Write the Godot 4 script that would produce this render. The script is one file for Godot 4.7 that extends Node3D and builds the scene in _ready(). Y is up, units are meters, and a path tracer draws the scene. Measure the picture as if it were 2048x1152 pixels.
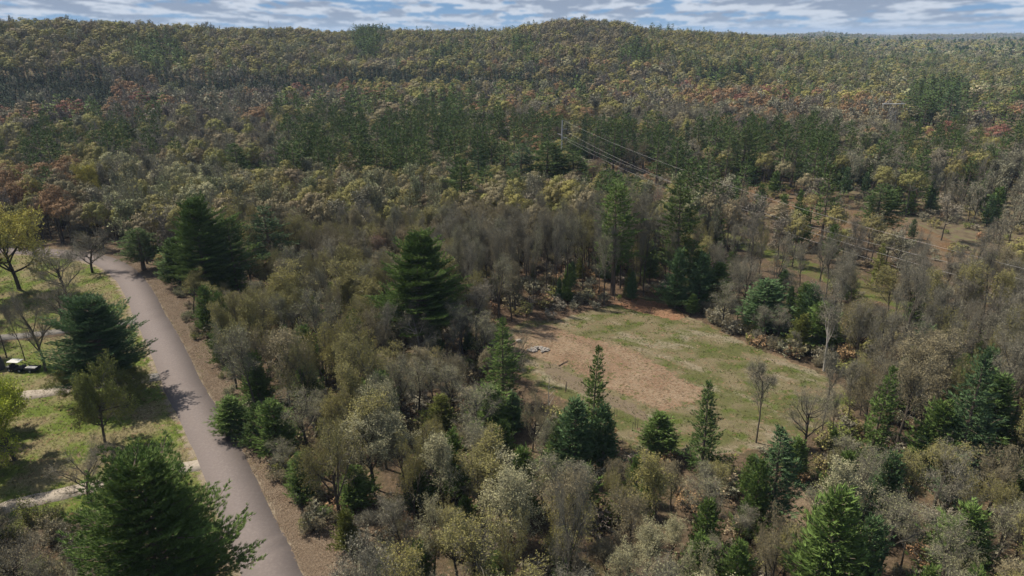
extends Node3D

# ---------------------------------------------------------------- camera numbers
const F := 1365.0            # focal length in pixels of the 2048 px wide photograph
const EYE := 60.0            # height of the drone above the ground
const PITCH := 0.3588        # how far the lens looks down
var SP := sin(PITCH)
var CP := cos(PITCH)

var rng := RandomNumberGenerator.new()
var taken := {}
var M := {}                  # materials
var n_a := FastNoiseLite.new()
var n_b := FastNoiseLite.new()
var n_c := FastNoiseLite.new()

func _ready() -> void:
	rng.seed = 20240511
	setup_noise()
	# ---- camera
	var cam := Camera3D.new()
	cam.name = "camera"
	cam.position = Vector3(0, EYE, 0)
	cam.rotation.x = -PITCH
	cam.keep_aspect = Camera3D.KEEP_HEIGHT
	cam.fov = rad_to_deg(2.0 * atan(576.0 / F))
	cam.near = 0.5
	cam.far = 30000.0
	add_child(cam)
	cam.current = true
	# ---- sky, exposure, air
	var env := Environment.new()
	env.background_mode = Environment.BG_SKY
	var sky := Sky.new()
	var pano := PanoramaSkyMaterial.new()
	pano.panorama = ImageTexture.create_from_image(sky_image())
	sky.sky_material = pano
	env.sky = sky
	env.tonemap_mode = Environment.TONE_MAPPER_LINEAR
	env.tonemap_exposure = 1.65
	env.sdfgi_enabled = true
	env.ssao_enabled = true
	env.ssil_enabled = true
	env.fog_enabled = true
	env.fog_density = 0.00007
	env.fog_light_color = Color(0.66, 0.76, 0.9)
	var we := WorldEnvironment.new()
	we.name = "world_environment"
	we.environment = env
	add_child(we)
	# ---- sun, high to the left and beyond the clearing
	var sun := DirectionalLight3D.new()
	sun.name = "sun"
	sun.light_color = Color(1.0, 0.955, 0.88)
	sun.light_energy = 1.6
	sun.light_angular_distance = 0.6
	sun.shadow_enabled = true
	add_child(sun)
	var way := Vector3(cos(0.42), -tan(deg_to_rad(54.0)), sin(0.42)).normalized()
	sun.look_at_from_position(Vector3.ZERO, way, Vector3.UP)
	# ---- the place
	make_materials()
	make_ground()
	make_roads()
	make_tree_kinds()
	make_hero_trees()
	make_tall_stand()
	make_forest()
	make_shrubs()
	make_ground_cover()
	make_power_line()
	make_clearing_things()
	make_yard_things()
	make_far_things()

func setup_noise() -> void:
	for a in [[n_a, 11, 1.0, 4], [n_b, 27, 1.0, 3], [n_c, 53, 1.0, 2]]:
		a[0].seed = a[1]
		a[0].noise_type = FastNoiseLite.TYPE_SIMPLEX_SMOOTH
		a[0].frequency = a[2]
		a[0].fractal_type = FastNoiseLite.FRACTAL_FBM
		a[0].fractal_octaves = a[3]

# ---------------------------------------------------------------- sky
func sky_color(d: Vector3) -> Color:
	var y := maxf(d.y, 0.0)
	var k := 1.0 / (y + 0.06)
	var px := d.x * k
	var pz := d.z * k
	var big := n_b.get_noise_2d(px * 0.22 + 4.0, pz * 0.16)
	var n := n_b.get_noise_2d(px * 0.85 + 3.0, pz * 0.45 + 9.0)
	var f := n_b.get_noise_2d(px * 3.2 + 31.0, pz * 1.05)
	var cover := smoothstep(-0.13, 0.15, n + big * 0.5 + f * 0.36 + 0.24)
	var shade := smoothstep(-0.15, 0.35, n_b.get_noise_2d(px * 0.85 + 3.05, pz * 0.45 + 9.35) + big * 0.4 + f * 0.5 + 0.02)
	var blue := Color(0.074, 0.161, 0.304).lerp(Color(0.147, 0.248, 0.377), exp(-y * 14.0))
	var cloud := Color(0.405, 0.437, 0.488).lerp(Color(0.124, 0.161, 0.230), shade * 0.8)
	var c := blue.lerp(cloud, cover * 0.94)
	return c.lerp(Color(0.230, 0.308, 0.396), 0.5 * exp(-y * 80.0))

func sky_image() -> Image:
	var W := 4096
	var H := 2048
	var small := Image.create_empty(512, 256, false, Image.FORMAT_RGBF)
	for j in 256:
		var el := PI * (0.5 - (j + 0.5) / 256.0)
		for i in 512:
			var az := TAU * ((i + 0.5) / 512.0 - 0.5)
			small.set_pixel(i, j, sky_color(Vector3(sin(az) * cos(el), sin(el), -cos(az) * cos(el))) if el > -0.06 else Color(0.25, 0.28, 0.28))
	small.resize(W, H, Image.INTERPOLATE_CUBIC)
	var rows := 96
	var lo := H / 2 - rows
	var band := Image.create_empty(W, rows, false, Image.FORMAT_RGBF)
	for j in rows:
		var el := PI * (0.5 - (lo + j + 0.5) / H)
		var ce := cos(el)
		var se := sin(el)
		for i in W:
			var az := TAU * ((i + 0.5) / W - 0.5)
			band.set_pixel(i, j, sky_color(Vector3(sin(az) * ce, se, -cos(az) * ce)))
	small.blit_rect(band, Rect2i(0, 0, W, rows), Vector2i(0, lo))
	return small

# ---------------------------------------------------------------- pixels <-> places
func ray(u: float, v: float) -> Vector3:
	var a := (u - 1024.0) / F
	var t := (v - 576.0) / F
	return Vector3(a, -(SP + CP * t), -(CP - SP * t))

func spot(u: float, v: float, y := 0.0) -> Vector3:      # where the sight line meets the flat ground
	var d := ray(u, v)
	return Vector3(0, EYE, 0) + d * ((EYE - y) / -d.y)

func pixel(p: Vector3) -> Vector3:                        # u, v, depth
	var dy := p.y - EYE
	var fwd := -p.z * CP - dy * SP
	var up := -p.z * -SP * -1.0
	up = dy * CP + (-p.z) * SP
	if fwd < 1.0:
		return Vector3(-9999, -9999, fwd)
	return Vector3(1024.0 + F * p.x / fwd, 576.0 - F * up / fwd, fwd)

func height_at(u: float, v: float, g: Vector3) -> float:  # how high the sight line passes above the place g
	var d := ray(u, v)
	return EYE + d.y * (Vector2(g.x, g.z).length() / Vector2(d.x, d.z).length())

const RIDGE := [[-900, 56, 850], [0, 54, 850], [95, 55, 850], [200, 52, 860], [330, 48, 880], [450, 46, 950], [700, 44, 1060], [900, 43, 1060], [990, 44, 1000], [1060, 51, 950], [1130, 55, 930], [1210, 54, 940], [1320, 45, 980], [1450, 37, 1050], [1600, 28, 1100], [1680, 20, 1130], [1760, 8, 1200], [1900, 6, 1300], [3000, 4, 1300]]

func ground_y(x: float, z: float) -> float:
	var D := sqrt(x * x + z * z)
	if D < 430.0 or z > -60.0:
		return 0.0
	var u := clampf(1024.0 + F * (x / -z) / CP, -900.0, 3000.0)
	var hr := 60.0
	var dc := 850.0
	for i in RIDGE.size() - 1:
		if u >= RIDGE[i][0] and u <= RIDGE[i + 1][0]:
			var k: float = smoothstep(0.0, 1.0, (u - RIDGE[i][0]) / (RIDGE[i + 1][0] - RIDGE[i][0]))
			hr = lerpf(RIDGE[i][1], RIDGE[i + 1][1], k)
			dc = lerpf(RIDGE[i][2], RIDGE[i + 1][2], k)
			break
	var rise := smoothstep(0.0, 1.0, clampf((D - 560.0) / (dc - 560.0), 0.0, 1.0))
	var h := hr * rise
	if D > dc:
		h = lerpf(h, 26.0, smoothstep(dc + 60.0, dc + 900.0, D) * 0.75)
	h += n_c.get_noise_2d(x * 0.006, z * 0.006) * 7.0 * smoothstep(520.0, 760.0, D)
	var far := smoothstep(1700.0, 3600.0, D)
	h += far * (n_b.get_noise_2d(x * 0.0009 + 3.0, z * 0.0009) * 46.0 - 12.0)
	return maxf(h, 0.0) if D < 1700.0 else h

func poly(px: Array) -> PackedVector2Array:               # pixel outline on the ground -> x, z outline
	var out := PackedVector2Array()
	for i in range(0, px.size(), 2):
		var p := spot(px[i], px[i + 1])
		out.append(Vector2(p.x, p.z))
	return out

func flat(px: Array) -> PackedVector2Array:
	var out := PackedVector2Array()
	for i in range(0, px.size(), 2):
		out.append(Vector2(px[i], px[i + 1]))
	return out

# ---------------------------------------------------------------- names and nodes
func numbered(called: String) -> String:
	var n: int = taken.get(called, 0)
	taken[called] = n + 1
	return called if n == 0 else "%s_%03d" % [called, n]

func thing(called: String, label: String, category: String, at := Vector3.ZERO, turn := 0.0, group := "") -> Node3D:
	var o := Node3D.new()
	o.name = numbered(called)
	add_child(o)
	o.position = at
	o.rotation.y = turn
	o.set_meta("label", label)
	o.set_meta("category", category)
	if group:
		o.set_meta("group", group)
	return o

func part(called: String, mesh: Mesh, parent: Node, mat: Material = null) -> MeshInstance3D:
	var o := MeshInstance3D.new()
	o.name = called
	o.mesh = mesh
	if mat:
		o.material_override = mat
	o.cast_shadow = GeometryInstance3D.SHADOW_CASTING_SETTING_ON
	parent.add_child(o, true)
	return o

func setting(called: String, mesh: Mesh, mat: Material, label := "") -> MeshInstance3D:
	var o := part(numbered(called), mesh, self, mat)
	o.set_meta("kind", "structure")
	if label:
		o.set_meta("label", label)
	return o

# ---------------------------------------------------------------- mesh building
class Shape:
	var v := PackedVector3Array()
	var c := PackedColorArray()
	var n := PackedVector3Array()
	func leaf_tri(a: Vector3, b: Vector3, d: Vector3, col: Color, out: Vector3) -> void:
		if (d - a).cross(b - a).dot(out) < 0.0:
			var e := b
			b = d
			d = e
		tri(a, b, d, col)
		n.push_back(out)
		n.push_back(out)
		n.push_back(out)
	func tri(a: Vector3, b: Vector3, d: Vector3, col: Color) -> void:
		v.push_back(a)
		v.push_back(b)
		v.push_back(d)
		c.push_back(col)
		c.push_back(col)
		c.push_back(col)
	func quad(a: Vector3, b: Vector3, d: Vector3, e: Vector3, col: Color) -> void:
		tri(a, b, d, col)
		tri(a, d, e, col)
	func tube(p: Vector3, q: Vector3, r0: float, r1: float, sides: int, col: Color) -> void:
		var w := q - p
		var s := w.cross(Vector3(0.31, 0.2, 0.93))
		if s.length_squared() < 1e-9:
			s = Vector3.RIGHT
		s = s.normalized()
		var t := w.cross(s).normalized()
		for i in sides:
			var a0 := TAU * i / sides
			var a1 := TAU * (i + 1) / sides
			var e0 := s * cos(a0) + t * sin(a0)
			var e1 := s * cos(a1) + t * sin(a1)
			tri(p + e0 * r0, q + e0 * r1, q + e1 * r1, col)
			if r0 > 0.0:
				tri(p + e0 * r0, q + e1 * r1, p + e1 * r0, col)
	func box(lo: Vector3, hi: Vector3, col: Color) -> void:
		var x0 := Vector3(lo.x, 0, 0)
		var x1 := Vector3(hi.x, 0, 0)
		var y0 := Vector3(0, lo.y, 0)
		var y1 := Vector3(0, hi.y, 0)
		var z0 := Vector3(0, 0, lo.z)
		var z1 := Vector3(0, 0, hi.z)
		quad(x0 + y0 + z1, x0 + y1 + z1, x1 + y1 + z1, x1 + y0 + z1, col)
		quad(x1 + y0 + z0, x1 + y1 + z0, x0 + y1 + z0, x0 + y0 + z0, col)
		quad(x0 + y0 + z0, x0 + y1 + z0, x0 + y1 + z1, x0 + y0 + z1, col)
		quad(x1 + y0 + z1, x1 + y1 + z1, x1 + y1 + z0, x1 + y0 + z0, col)
		quad(x0 + y1 + z1, x0 + y1 + z0, x1 + y1 + z0, x1 + y1 + z1, col)
		quad(x0 + y0 + z0, x0 + y0 + z1, x1 + y0 + z1, x1 + y0 + z0, col)
	func into(mesh: ArrayMesh, mat: Material) -> ArrayMesh:
		if v.size() == 0:
			return mesh
		var a := []
		a.resize(Mesh.ARRAY_MAX)
		a[Mesh.ARRAY_VERTEX] = v
		a[Mesh.ARRAY_COLOR] = c
		if n.size() == v.size():
			a[Mesh.ARRAY_NORMAL] = n
		mesh.add_surface_from_arrays(Mesh.PRIMITIVE_TRIANGLES, a)
		mesh.surface_set_material(mesh.get_surface_count() - 1, mat)
		return mesh
	func mesh(mat: Material) -> ArrayMesh:
		return into(ArrayMesh.new(), mat)

func grey(a: float, b: float) -> Color:
	var k := rng.randf_range(a, b)
	return Color(k, k, k)

func rvec() -> Vector3:
	return Vector3(rng.randf_range(-1, 1), rng.randf_range(-1, 1), rng.randf_range(-1, 1))

# ---------------------------------------------------------------- materials (linear base colours)
func lin(r: float, g: float, b: float) -> Color:
	return Color(r, g, b).linear_to_srgb()

func plain(r: float, g: float, b: float, rough := 0.9, through := 0.0) -> StandardMaterial3D:
	var m := StandardMaterial3D.new()
	m.albedo_color = lin(r, g, b)
	m.roughness = rough
	m.metallic_specular = 0.25
	m.vertex_color_use_as_albedo = true
	m.cull_mode = BaseMaterial3D.CULL_DISABLED
	if through > 0.0:
		m.backlight_enabled = true
		m.backlight = Color(through, through, through)
	return m

func noise_tex(sd: int, freq: float, stops: Array, size := 512, oct := 5) -> NoiseTexture2D:
	var t := NoiseTexture2D.new()
	t.width = size
	t.height = size
	t.seamless = true
	var n := FastNoiseLite.new()
	n.seed = sd
	n.noise_type = FastNoiseLite.TYPE_SIMPLEX_SMOOTH
	n.frequency = freq
	n.fractal_octaves = oct
	n.fractal_gain = 0.62
	t.noise = n
	var g := Gradient.new()
	var offs := PackedFloat32Array()
	var cols := PackedColorArray()
	for s in stops:
		offs.append(s[0])
		cols.append(lin(s[1], s[2], s[3]))
	g.offsets = offs
	g.colors = cols
	t.color_ramp = g
	return t

func surface(sd: int, freq: float, stops: Array, metres: float, rough := 0.95) -> StandardMaterial3D:
	var m := StandardMaterial3D.new()
	m.albedo_texture = noise_tex(sd, freq, stops)
	m.uv1_triplanar = true
	m.uv1_world_triplanar = true
	m.uv1_scale = Vector3.ONE / metres
	m.roughness = rough
	m.metallic_specular = 0.2
	return m

const LEAF := {
	"olive": [0.268, 0.248, 0.090, "olive"], "yellow": [0.325, 0.295, 0.098, "yellow-green"], "cream": [0.385, 0.37, 0.215, "pale cream-green"], "tan": [0.265, 0.228, 0.135, "tan-brown"],
	"bud": [0.250, 0.238, 0.168, "grey-brown"], "plum": [0.215, 0.190, 0.152, "purplish"], "sage": [0.285, 0.290, 0.160, "sage"],
	"red": [0.290, 0.135, 0.100, "red"], "rust": [0.310, 0.195, 0.105, "rusty orange"], "gold": [0.52, 0.47, 0.115, "golden yellow-green"], "lime": [0.40, 0.46, 0.05, "bright lime-green"], "amber": [0.33, 0.225, 0.07, "amber"],
	"pine": [0.098, 0.158, 0.046, "dark green"], "pine3": [0.118, 0.172, 0.052, "light green"], "pine2": [0.082, 0.140, 0.060, "blue-green"], "young": [0.138, 0.214, 0.055, "mid green"], "young2": [0.114, 0.192, 0.079, "soft blue-green"], "moss": [0.205, 0.228, 0.058, "mossy yellow-green"], "spruce": [0.036, 0.060, 0.032, "blackish green"],
}

func make_materials() -> void:
	M.bark = plain(0.078, 0.067, 0.055)
	M.twig = plain(0.185, 0.172, 0.138)
	M.pale_twig = plain(0.34, 0.32, 0.29)
	M.pine_bark = plain(0.13, 0.102, 0.082)
	for k in LEAF:
		M[k] = plain(LEAF[k][0], LEAF[k][1], LEAF[k][2], 0.75, 0.35 if not (k.begins_with("pine") or k == "spruce") else 0.15)
	M.white = plain(1, 1, 1, 0.75, 0.3)           # coloured copy by copy
	M.needles = plain(1, 1, 1, 0.7, 0.15)
	M.asphalt = surface(5, 0.02, [[0.0, 0.122, 0.105, 0.102], [0.42, 0.135, 0.116, 0.112], [0.6, 0.140, 0.120, 0.116], [1.0, 0.168, 0.147, 0.140]], 6.0, 0.9)
	M.gravel = surface(6, 0.05, [[0.0, 0.10, 0.095, 0.09], [0.5, 0.135, 0.128, 0.12], [1.0, 0.18, 0.17, 0.16]], 4.0)
	M.concrete = surface(7, 0.02, [[0.0, 0.20, 0.175, 0.145], [0.5, 0.25, 0.22, 0.185], [1.0, 0.30, 0.265, 0.225]], 7.0)
	M.floor = surface(8, 0.012, [[0.0, 0.045, 0.038, 0.026], [0.35, 0.08, 0.064, 0.042], [0.55, 0.105, 0.082, 0.056], [0.75, 0.09, 0.088, 0.042], [1.0, 0.14, 0.115, 0.078]], 26.0)
	M.steel = plain(0.34, 0.34, 0.34, 0.5)
	M.wire = plain(0.33, 0.32, 0.32, 0.6)
	M.stone = plain(0.27, 0.245, 0.222)
	M.paint_white = plain(0.5, 0.5, 0.49, 0.4)
	M.black = plain(0.016, 0.016, 0.018, 0.5)
	M.rubber = plain(0.02, 0.02, 0.02, 0.85)
	M.dark_grey = plain(0.06, 0.06, 0.065, 0.6)
	M.board = plain(0.62, 0.59, 0.54, 0.8)
	M.log = plain(0.20, 0.15, 0.105)
	M.birch = plain(0.5, 0.47, 0.43)
	M.roof_far = plain(0.75, 0.76, 0.78, 0.6)

# ---------------------------------------------------------------- ground
const CLEARING := [1022, 655, 1050, 640, 1110, 640, 1165, 624, 1235, 606, 1290, 592, 1335, 600, 1372, 630, 1420, 650, 1500, 690, 1580, 722, 1640, 745, 1690, 775, 1708, 800, 1645, 862, 1560, 892, 1480, 906, 1400, 918, 1345, 900, 1300, 918, 1262, 902, 1220, 862, 1205, 830, 1130, 800, 1075, 775, 1035, 745, 1015, 715, 1012, 680]
const BARE := [1018, 676, 1050, 652, 1100, 650, 1150, 668, 1190, 680, 1235, 690, 1290, 712, 1350, 748, 1405, 780, 1392, 802, 1330, 820, 1275, 802, 1222, 778, 1140, 738, 1085, 718, 1040, 705]
const ORANGE := [1215, 596, 1262, 592, 1322, 606, 1368, 628, 1366, 642, 1300, 630, 1235, 612]
const TRACK := [1085, 722, 1110, 728, 1150, 752, 1225, 792, 1262, 806, 1300, 832, 1290, 842, 1240, 822, 1190, 800, 1120, 765, 1085, 745]
const LAWN_A := [-60, 508, 150, 508, 200, 520, 240, 560, 262, 600, 282, 640, 180, 655, 90, 664, -60, 676]
const LAWN_B := [-60, 690, 90, 676, 290, 655, 300, 700, 330, 765, 350, 800, 385, 868, 400, 905, 430, 990, 470, 1100, 380, 1100, 230, 1060, -60, 1060]
const GLADE := [1590, 980, 1640, 985, 1650, 1030, 1600, 1060, 1570, 1030]
const BROWN_GAP := [1780, 905, 1960, 940, 1950, 1030, 1850, 1000, 1790, 950]
const MEADOW := [1740, 272, 1830, 268, 2000, 262, 2060, 268, 2060, 290, 1950, 292, 1740, 292]
const CORRIDOR := [1330, 372, 1480, 412, 1620, 448, 1800, 500, 2100, 585, 2100, 545, 2030, 470, 1850, 440, 1640, 402, 1480, 372, 1380, 350]
const STRIP := [1420, 450, 1560, 500, 1720, 560, 1850, 615, 1830, 628, 1700, 585, 1560, 530, 1430, 478]
const ROAD_RIGHT := [655, 1240, 607, 1152, 581, 1093, 547, 1031, 482, 895, 427, 802, 400, 758, 367, 688, 343, 648, 326, 619, 309, 585, 284, 551, 253, 527, 222, 514, 180, 505, 130, 500, 60, 495, -120, 485]
var clearing: PackedVector2Array
var keep_out := []
var road_line := PackedVector2Array()
const NEAR := Rect2(-165, -340, 300, 300)   # x, z of the ground that has its own map

func make_ground() -> void:
	clearing = poly(CLEARING)
	for i in range(0, ROAD_RIGHT.size(), 2):
		var p := spot(ROAD_RIGHT[i], ROAD_RIGHT[i + 1])
		road_line.append(Vector2(p.x, p.z))
	# near ground: a map of what it is covered with
	var n := 256
	var outlines := [poly(CLEARING), poly(BARE), poly(ORANGE), poly(TRACK), poly(LAWN_A), poly(LAWN_B), poly(GLADE), poly(BROWN_GAP), poly(STRIP), poly(CORRIDOR)]
	var masks := []
	for o in outlines:
		var im := Image.create_empty(n, n, false, Image.FORMAT_RF)
		var box := Rect2(o[0], Vector2.ZERO)
		for q in o:
			box = box.expand(q)
		for j in n:
			for i in n:
				var w := NEAR.position + NEAR.size * Vector2((i + 0.5) / n, (j + 0.5) / n)
				if box.has_point(w) and Geometry2D.is_point_in_polygon(w, o):
					im.set_pixel(i, j, Color(1, 0, 0))
		masks.append(im)
	var verge := Image.create_empty(n, n, false, Image.FORMAT_RF)
	for j in n:
		for i in n:
			var w := NEAR.position + NEAR.size * Vector2((i + 0.5) / n, (j + 0.5) / n)
			verge.set_pixel(i, j, Color(minf(road_distance(w), 30.0), 0, 0))
	masks.append(verge)
	var N := 1024
	var planes := []
	for im in masks:
		im.resize(N, N, Image.INTERPOLATE_BILINEAR)
		planes.append(im.get_data().to_float32_array())
	var bytes := PackedByteArray()
	bytes.resize(N * N * 3)
	var at := 0
	for j in N:
		var z := NEAR.position.y + NEAR.size.y * (j + 0.5) / N
		for i in N:
			var x := NEAR.position.x + NEAR.size.x * (i + 0.5) / N
			var k := j * N + i
			var e := n_b.get_noise_2d(x * 0.35, z * 0.35)             # ragged edges
			var fine := n_a.get_noise_2d(x * 2.2, z * 2.2)
			var mid := n_b.get_noise_2d(x * 0.12 + 40.0, z * 0.12)
			# leaf litter of the wood
			var c := Color(0.118, 0.092, 0.064).lerp(Color(0.19, 0.142, 0.10), clampf(0.5 + fine * 1.1, 0, 1))
			c = c.lerp(Color(0.085, 0.098, 0.038), clampf(mid * 1.3 - 0.15, 0, 0.75))
			var edge := e * 0.42
			var d: float = planes[10][k]
			if planes[8][k] + edge * 0.8 > 0.55:
				c = Color(0.16, 0.15, 0.07).lerp(Color(0.13, 0.17, 0.045), clampf(0.5 + mid * 2.0, 0, 1))
			if planes[9][k] + edge > 0.5:
				c = Color(0.21, 0.165, 0.115).lerp(Color(0.20, 0.13, 0.075), clampf(0.5 + mid * 2.5 + fine * 0.5, 0, 1))
			if planes[4][k] + edge * 0.5 > 0.5 or planes[5][k] + edge * 0.6 > 0.5:
				var g := n_b.get_noise_2d(x * 0.10 + 9.0, z * 0.10 + 3.0)
				c = Color(0.178, 0.232, 0.055).lerp(Color(0.27, 0.24, 0.135), clampf(0.42 + g * 2.1 + fine * 0.7, 0, 1))
				c = c.lerp(Color(0.115, 0.172, 0.030), clampf(-g * 1.6 - 0.1, 0, 0.8))
				if fine > 0.42:
					c = c.lerp(Color(0.34, 0.30, 0.23), 0.6)
			if planes[0][k] + edge > 0.5:
				var g := n_b.get_noise_2d(x * 0.085 + 60.0, z * 0.13 + 20.0)
				var s := n_a.get_noise_2d((x * 0.8 + z * 0.6) * 0.06 + 5.0, (z * 0.8 - x * 0.6) * 0.16)
				c = Color(0.235, 0.205, 0.128).lerp(Color(0.140, 0.152, 0.062), clampf(0.5 - g * 2.4 + fine * 0.9, 0, 1))
				c = c.lerp(Color(0.115, 0.158, 0.036), clampf(n_b.get_noise_2d(x * 0.2 + 7.0, z * 0.24) * 3.2 - 0.75, 0, 0.85))
				c = c.lerp(Color(0.36, 0.315, 0.25), clampf(s * 2.6 - 0.55 + fine * 1.0, 0, 0.7))
				c = c.lerp(Color(0.29, 0.20, 0.135), clampf((0.9 - planes[0][k]) * 2.4 + e * 0.5, 0, 0.8))
			if planes[1][k] * 0.9 + edge * 1.15 + fine * 0.95 + mid * 0.3 > 0.5:
				var s2 := n_a.get_noise_2d((x + z) * 0.35, (z - x) * 1.3 + 80.0)
				c = Color(0.315, 0.222, 0.158).lerp(Color(0.375, 0.29, 0.21), clampf(0.5 + mid * 1.6 + s2 * 0.8, 0, 1))
				c = c.lerp(Color(0.235, 0.145, 0.095), clampf(fine * 3.0 + s2 * 1.2 - 0.45, 0, 0.95))
			if planes[2][k] + edge * 0.8 > 0.55:
				c = Color(0.31, 0.165, 0.10).lerp(Color(0.35, 0.22, 0.145), clampf(0.5 + fine * 1.2 + mid, 0, 1))
			if planes[3][k] + edge * 0.5 > 0.5:
				c = Color(0.255, 0.205, 0.16).lerp(Color(0.19, 0.165, 0.10), clampf(0.3 + fine * 1.4, 0, 1))
			if planes[6][k] + edge > 0.5:
				c = Color(0.30, 0.235, 0.175).lerp(Color(0.22, 0.17, 0.12), clampf(0.5 + fine * 1.4, 0, 1))
			if planes[7][k] + edge > 0.5:
				c = Color(0.22, 0.155, 0.095).lerp(Color(0.25, 0.20, 0.14), clampf(0.5 + fine * 1.4, 0, 1))
			if d < 8.5 + e * 3.0:
				var t := smoothstep(0.1, 1.1, d + e * 1.3 + fine * 0.7)
				var lit := Color(0.235, 0.178, 0.13).lerp(Color(0.165, 0.12, 0.085), clampf(0.45 + fine * 1.7, 0, 1))
				lit = lit.lerp(Color(0.14, 0.15, 0.055), clampf(mid * 2.6 - 0.1 + fine * 0.6, 0, 0.8))
				lit = lit.lerp(Color(0.10, 0.075, 0.052), clampf(n_b.get_noise_2d(x * 0.6 + 11.0, z * 0.6) * 2.5 - 0.2, 0, 0.7))
				var mine := Color(0.37, 0.32, 0.25).lerp(lit, t)
				c = mine if (planes[4][k] + planes[5][k] < 0.4) or t < 0.6 else c
			var tone := 0.65 + fine * 0.22 + n_c.get_noise_2d(x * 5.0, z * 5.0) * 0.16
			var q := Color(c.r * tone, c.g * tone, c.b * tone).linear_to_srgb()
			bytes[at] = clampi(int(q.r * 255.0), 0, 255)
			bytes[at + 1] = clampi(int(q.g * 255.0), 0, 255)
			bytes[at + 2] = clampi(int(q.b * 255.0), 0, 255)
			at += 3
	var near := StandardMaterial3D.new()
	near.albedo_texture = ImageTexture.create_from_image(Image.create_from_data(N, N, false, Image.FORMAT_RGB8, bytes))
	near.roughness = 0.95
	near.metallic_specular = 0.2
	near.detail_enabled = true
	near.detail_albedo = noise_tex(61, 0.06, [[0.0, 0.30, 0.28, 0.26], [0.4, 0.62, 0.60, 0.57], [0.62, 0.9, 0.88, 0.84], [1.0, 1.0, 1.0, 1.0]], 1024, 4)
	near.detail_blend_mode = BaseMaterial3D.BLEND_MODE_MUL
	near.detail_uv_layer = BaseMaterial3D.DETAIL_UV_2
	var mesh := ArrayMesh.new()
	var st := SurfaceTool.new()
	st.begin(Mesh.PRIMITIVE_TRIANGLES)
	st.set_material(near)
	var cells := 50
	for j in cells + 1:
		for i in cells + 1:
			var f := Vector2(float(i) / cells, float(j) / cells)
			var w := NEAR.position + NEAR.size * f
			st.set_uv(f)
			st.set_uv2(w / 11.0)
			st.set_normal(Vector3.UP)
			st.add_vertex(Vector3(w.x, ground_y(w.x, w.y), w.y))
	for j in cells:
		for i in cells:
			var a := j * (cells + 1) + i
			for o in [a, a + 1, a + cells + 2, a, a + cells + 2, a + cells + 1]:
				st.add_index(o)
	st.commit(mesh)
	# the sheet goes on to the horizon in growing squares
	var far := SurfaceTool.new()
	far.begin(Mesh.PRIMITIVE_TRIANGLES)
	far.set_material(M.floor)
	far.set_smooth_group(0)
	var side := 100
	var ring := 4 * side
	var mid_at := NEAR.get_center()
	var rings := 0
	var reach := NEAR.size.x * 0.5
	while reach < 14000.0:
		for i in ring:
			var s := i / side
			var f := float(i % side) / side * 2.0 - 1.0
			var q: Vector2 = [Vector2(f, -1), Vector2(1, f), Vector2(-f, 1), Vector2(-1, -f)][s]
			var w := mid_at + q * reach
			far.set_normal(Vector3.UP)
			far.add_vertex(Vector3(w.x, ground_y(w.x, w.y), w.y))
		rings += 1
		reach *= 1.055
	for r in rings - 1:
		for i in ring:
			var a := r * ring + i
			var b := r * ring + (i + 1) % ring
			for o in [a, a + ring, b + ring, a, b + ring, b]:
				far.add_index(o)
	far.generate_normals()
	far.commit(mesh)
	var g := setting("ground", mesh, null, "level woodland floor with grassy clearing, lawns and low wooded hills beyond")
	g.material_override = null

func road_distance(w: Vector2) -> float:          # metres from the paved strip, either side
	var best := 1e9
	for i in road_line.size() - 1:
		var a := road_line[i]
		var b := road_line[i + 1]
		var t := clampf((w - a).dot(b - a) / (b - a).length_squared(), 0, 1)
		var q := a + (b - a) * t
		var s := (b - a).normalized()
		var off := (w - q).dot(Vector2(-s.y, s.x))
		var d := (w - q).length()
		if off < 0:
			d = maxf(0.0, d - 6.3)
		best = minf(best, d)
	return best

func strip_mesh(line: PackedVector2Array, left: float, right: float, y: float, mat: Material) -> ArrayMesh:
	var smooth := PackedVector2Array()
	for i in line.size() - 1:
		var p0 := line[maxi(i - 1, 0)]
		var p3 := line[mini(i + 2, line.size() - 1)]
		for k in 6:
			smooth.append(line[i].cubic_interpolate(line[i + 1], p0, p3, k / 6.0))
	smooth.append(line[line.size() - 1])
	var st := SurfaceTool.new()
	st.begin(Mesh.PRIMITIVE_TRIANGLES)
	st.set_material(mat)
	var l := PackedVector3Array()
	var r := PackedVector3Array()
	for i in smooth.size():
		var s := (smooth[mini(i + 1, smooth.size() - 1)] - smooth[maxi(i - 1, 0)]).normalized()
		var side := Vector2(-s.y, s.x)
		var j1 := n_b.get_noise_2d(i * 0.9, 4.0) * 0.22
		var j2 := n_b.get_noise_2d(i * 0.9, 40.0) * 0.22
		var a := smooth[i] + side * (left + j1)
		var b := smooth[i] + side * (right + j2)
		l.append(Vector3(a.x, ground_y(a.x, a.y) + y, a.y))
		r.append(Vector3(b.x, ground_y(b.x, b.y) + y, b.y))
	for i in smooth.size() - 1:
		var drop := Vector3(0, -y - 0.05, 0)
		for q in [[l[i], l[i + 1], r[i + 1], r[i]], [l[i] + drop, l[i + 1] + drop, l[i + 1], l[i]], [r[i], r[i + 1], r[i + 1] + drop, r[i] + drop]]:
			for o in [0, 1, 2, 0, 2, 3]:
				st.add_vertex(q[o])
	st.generate_normals()
	return st.commit()

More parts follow.
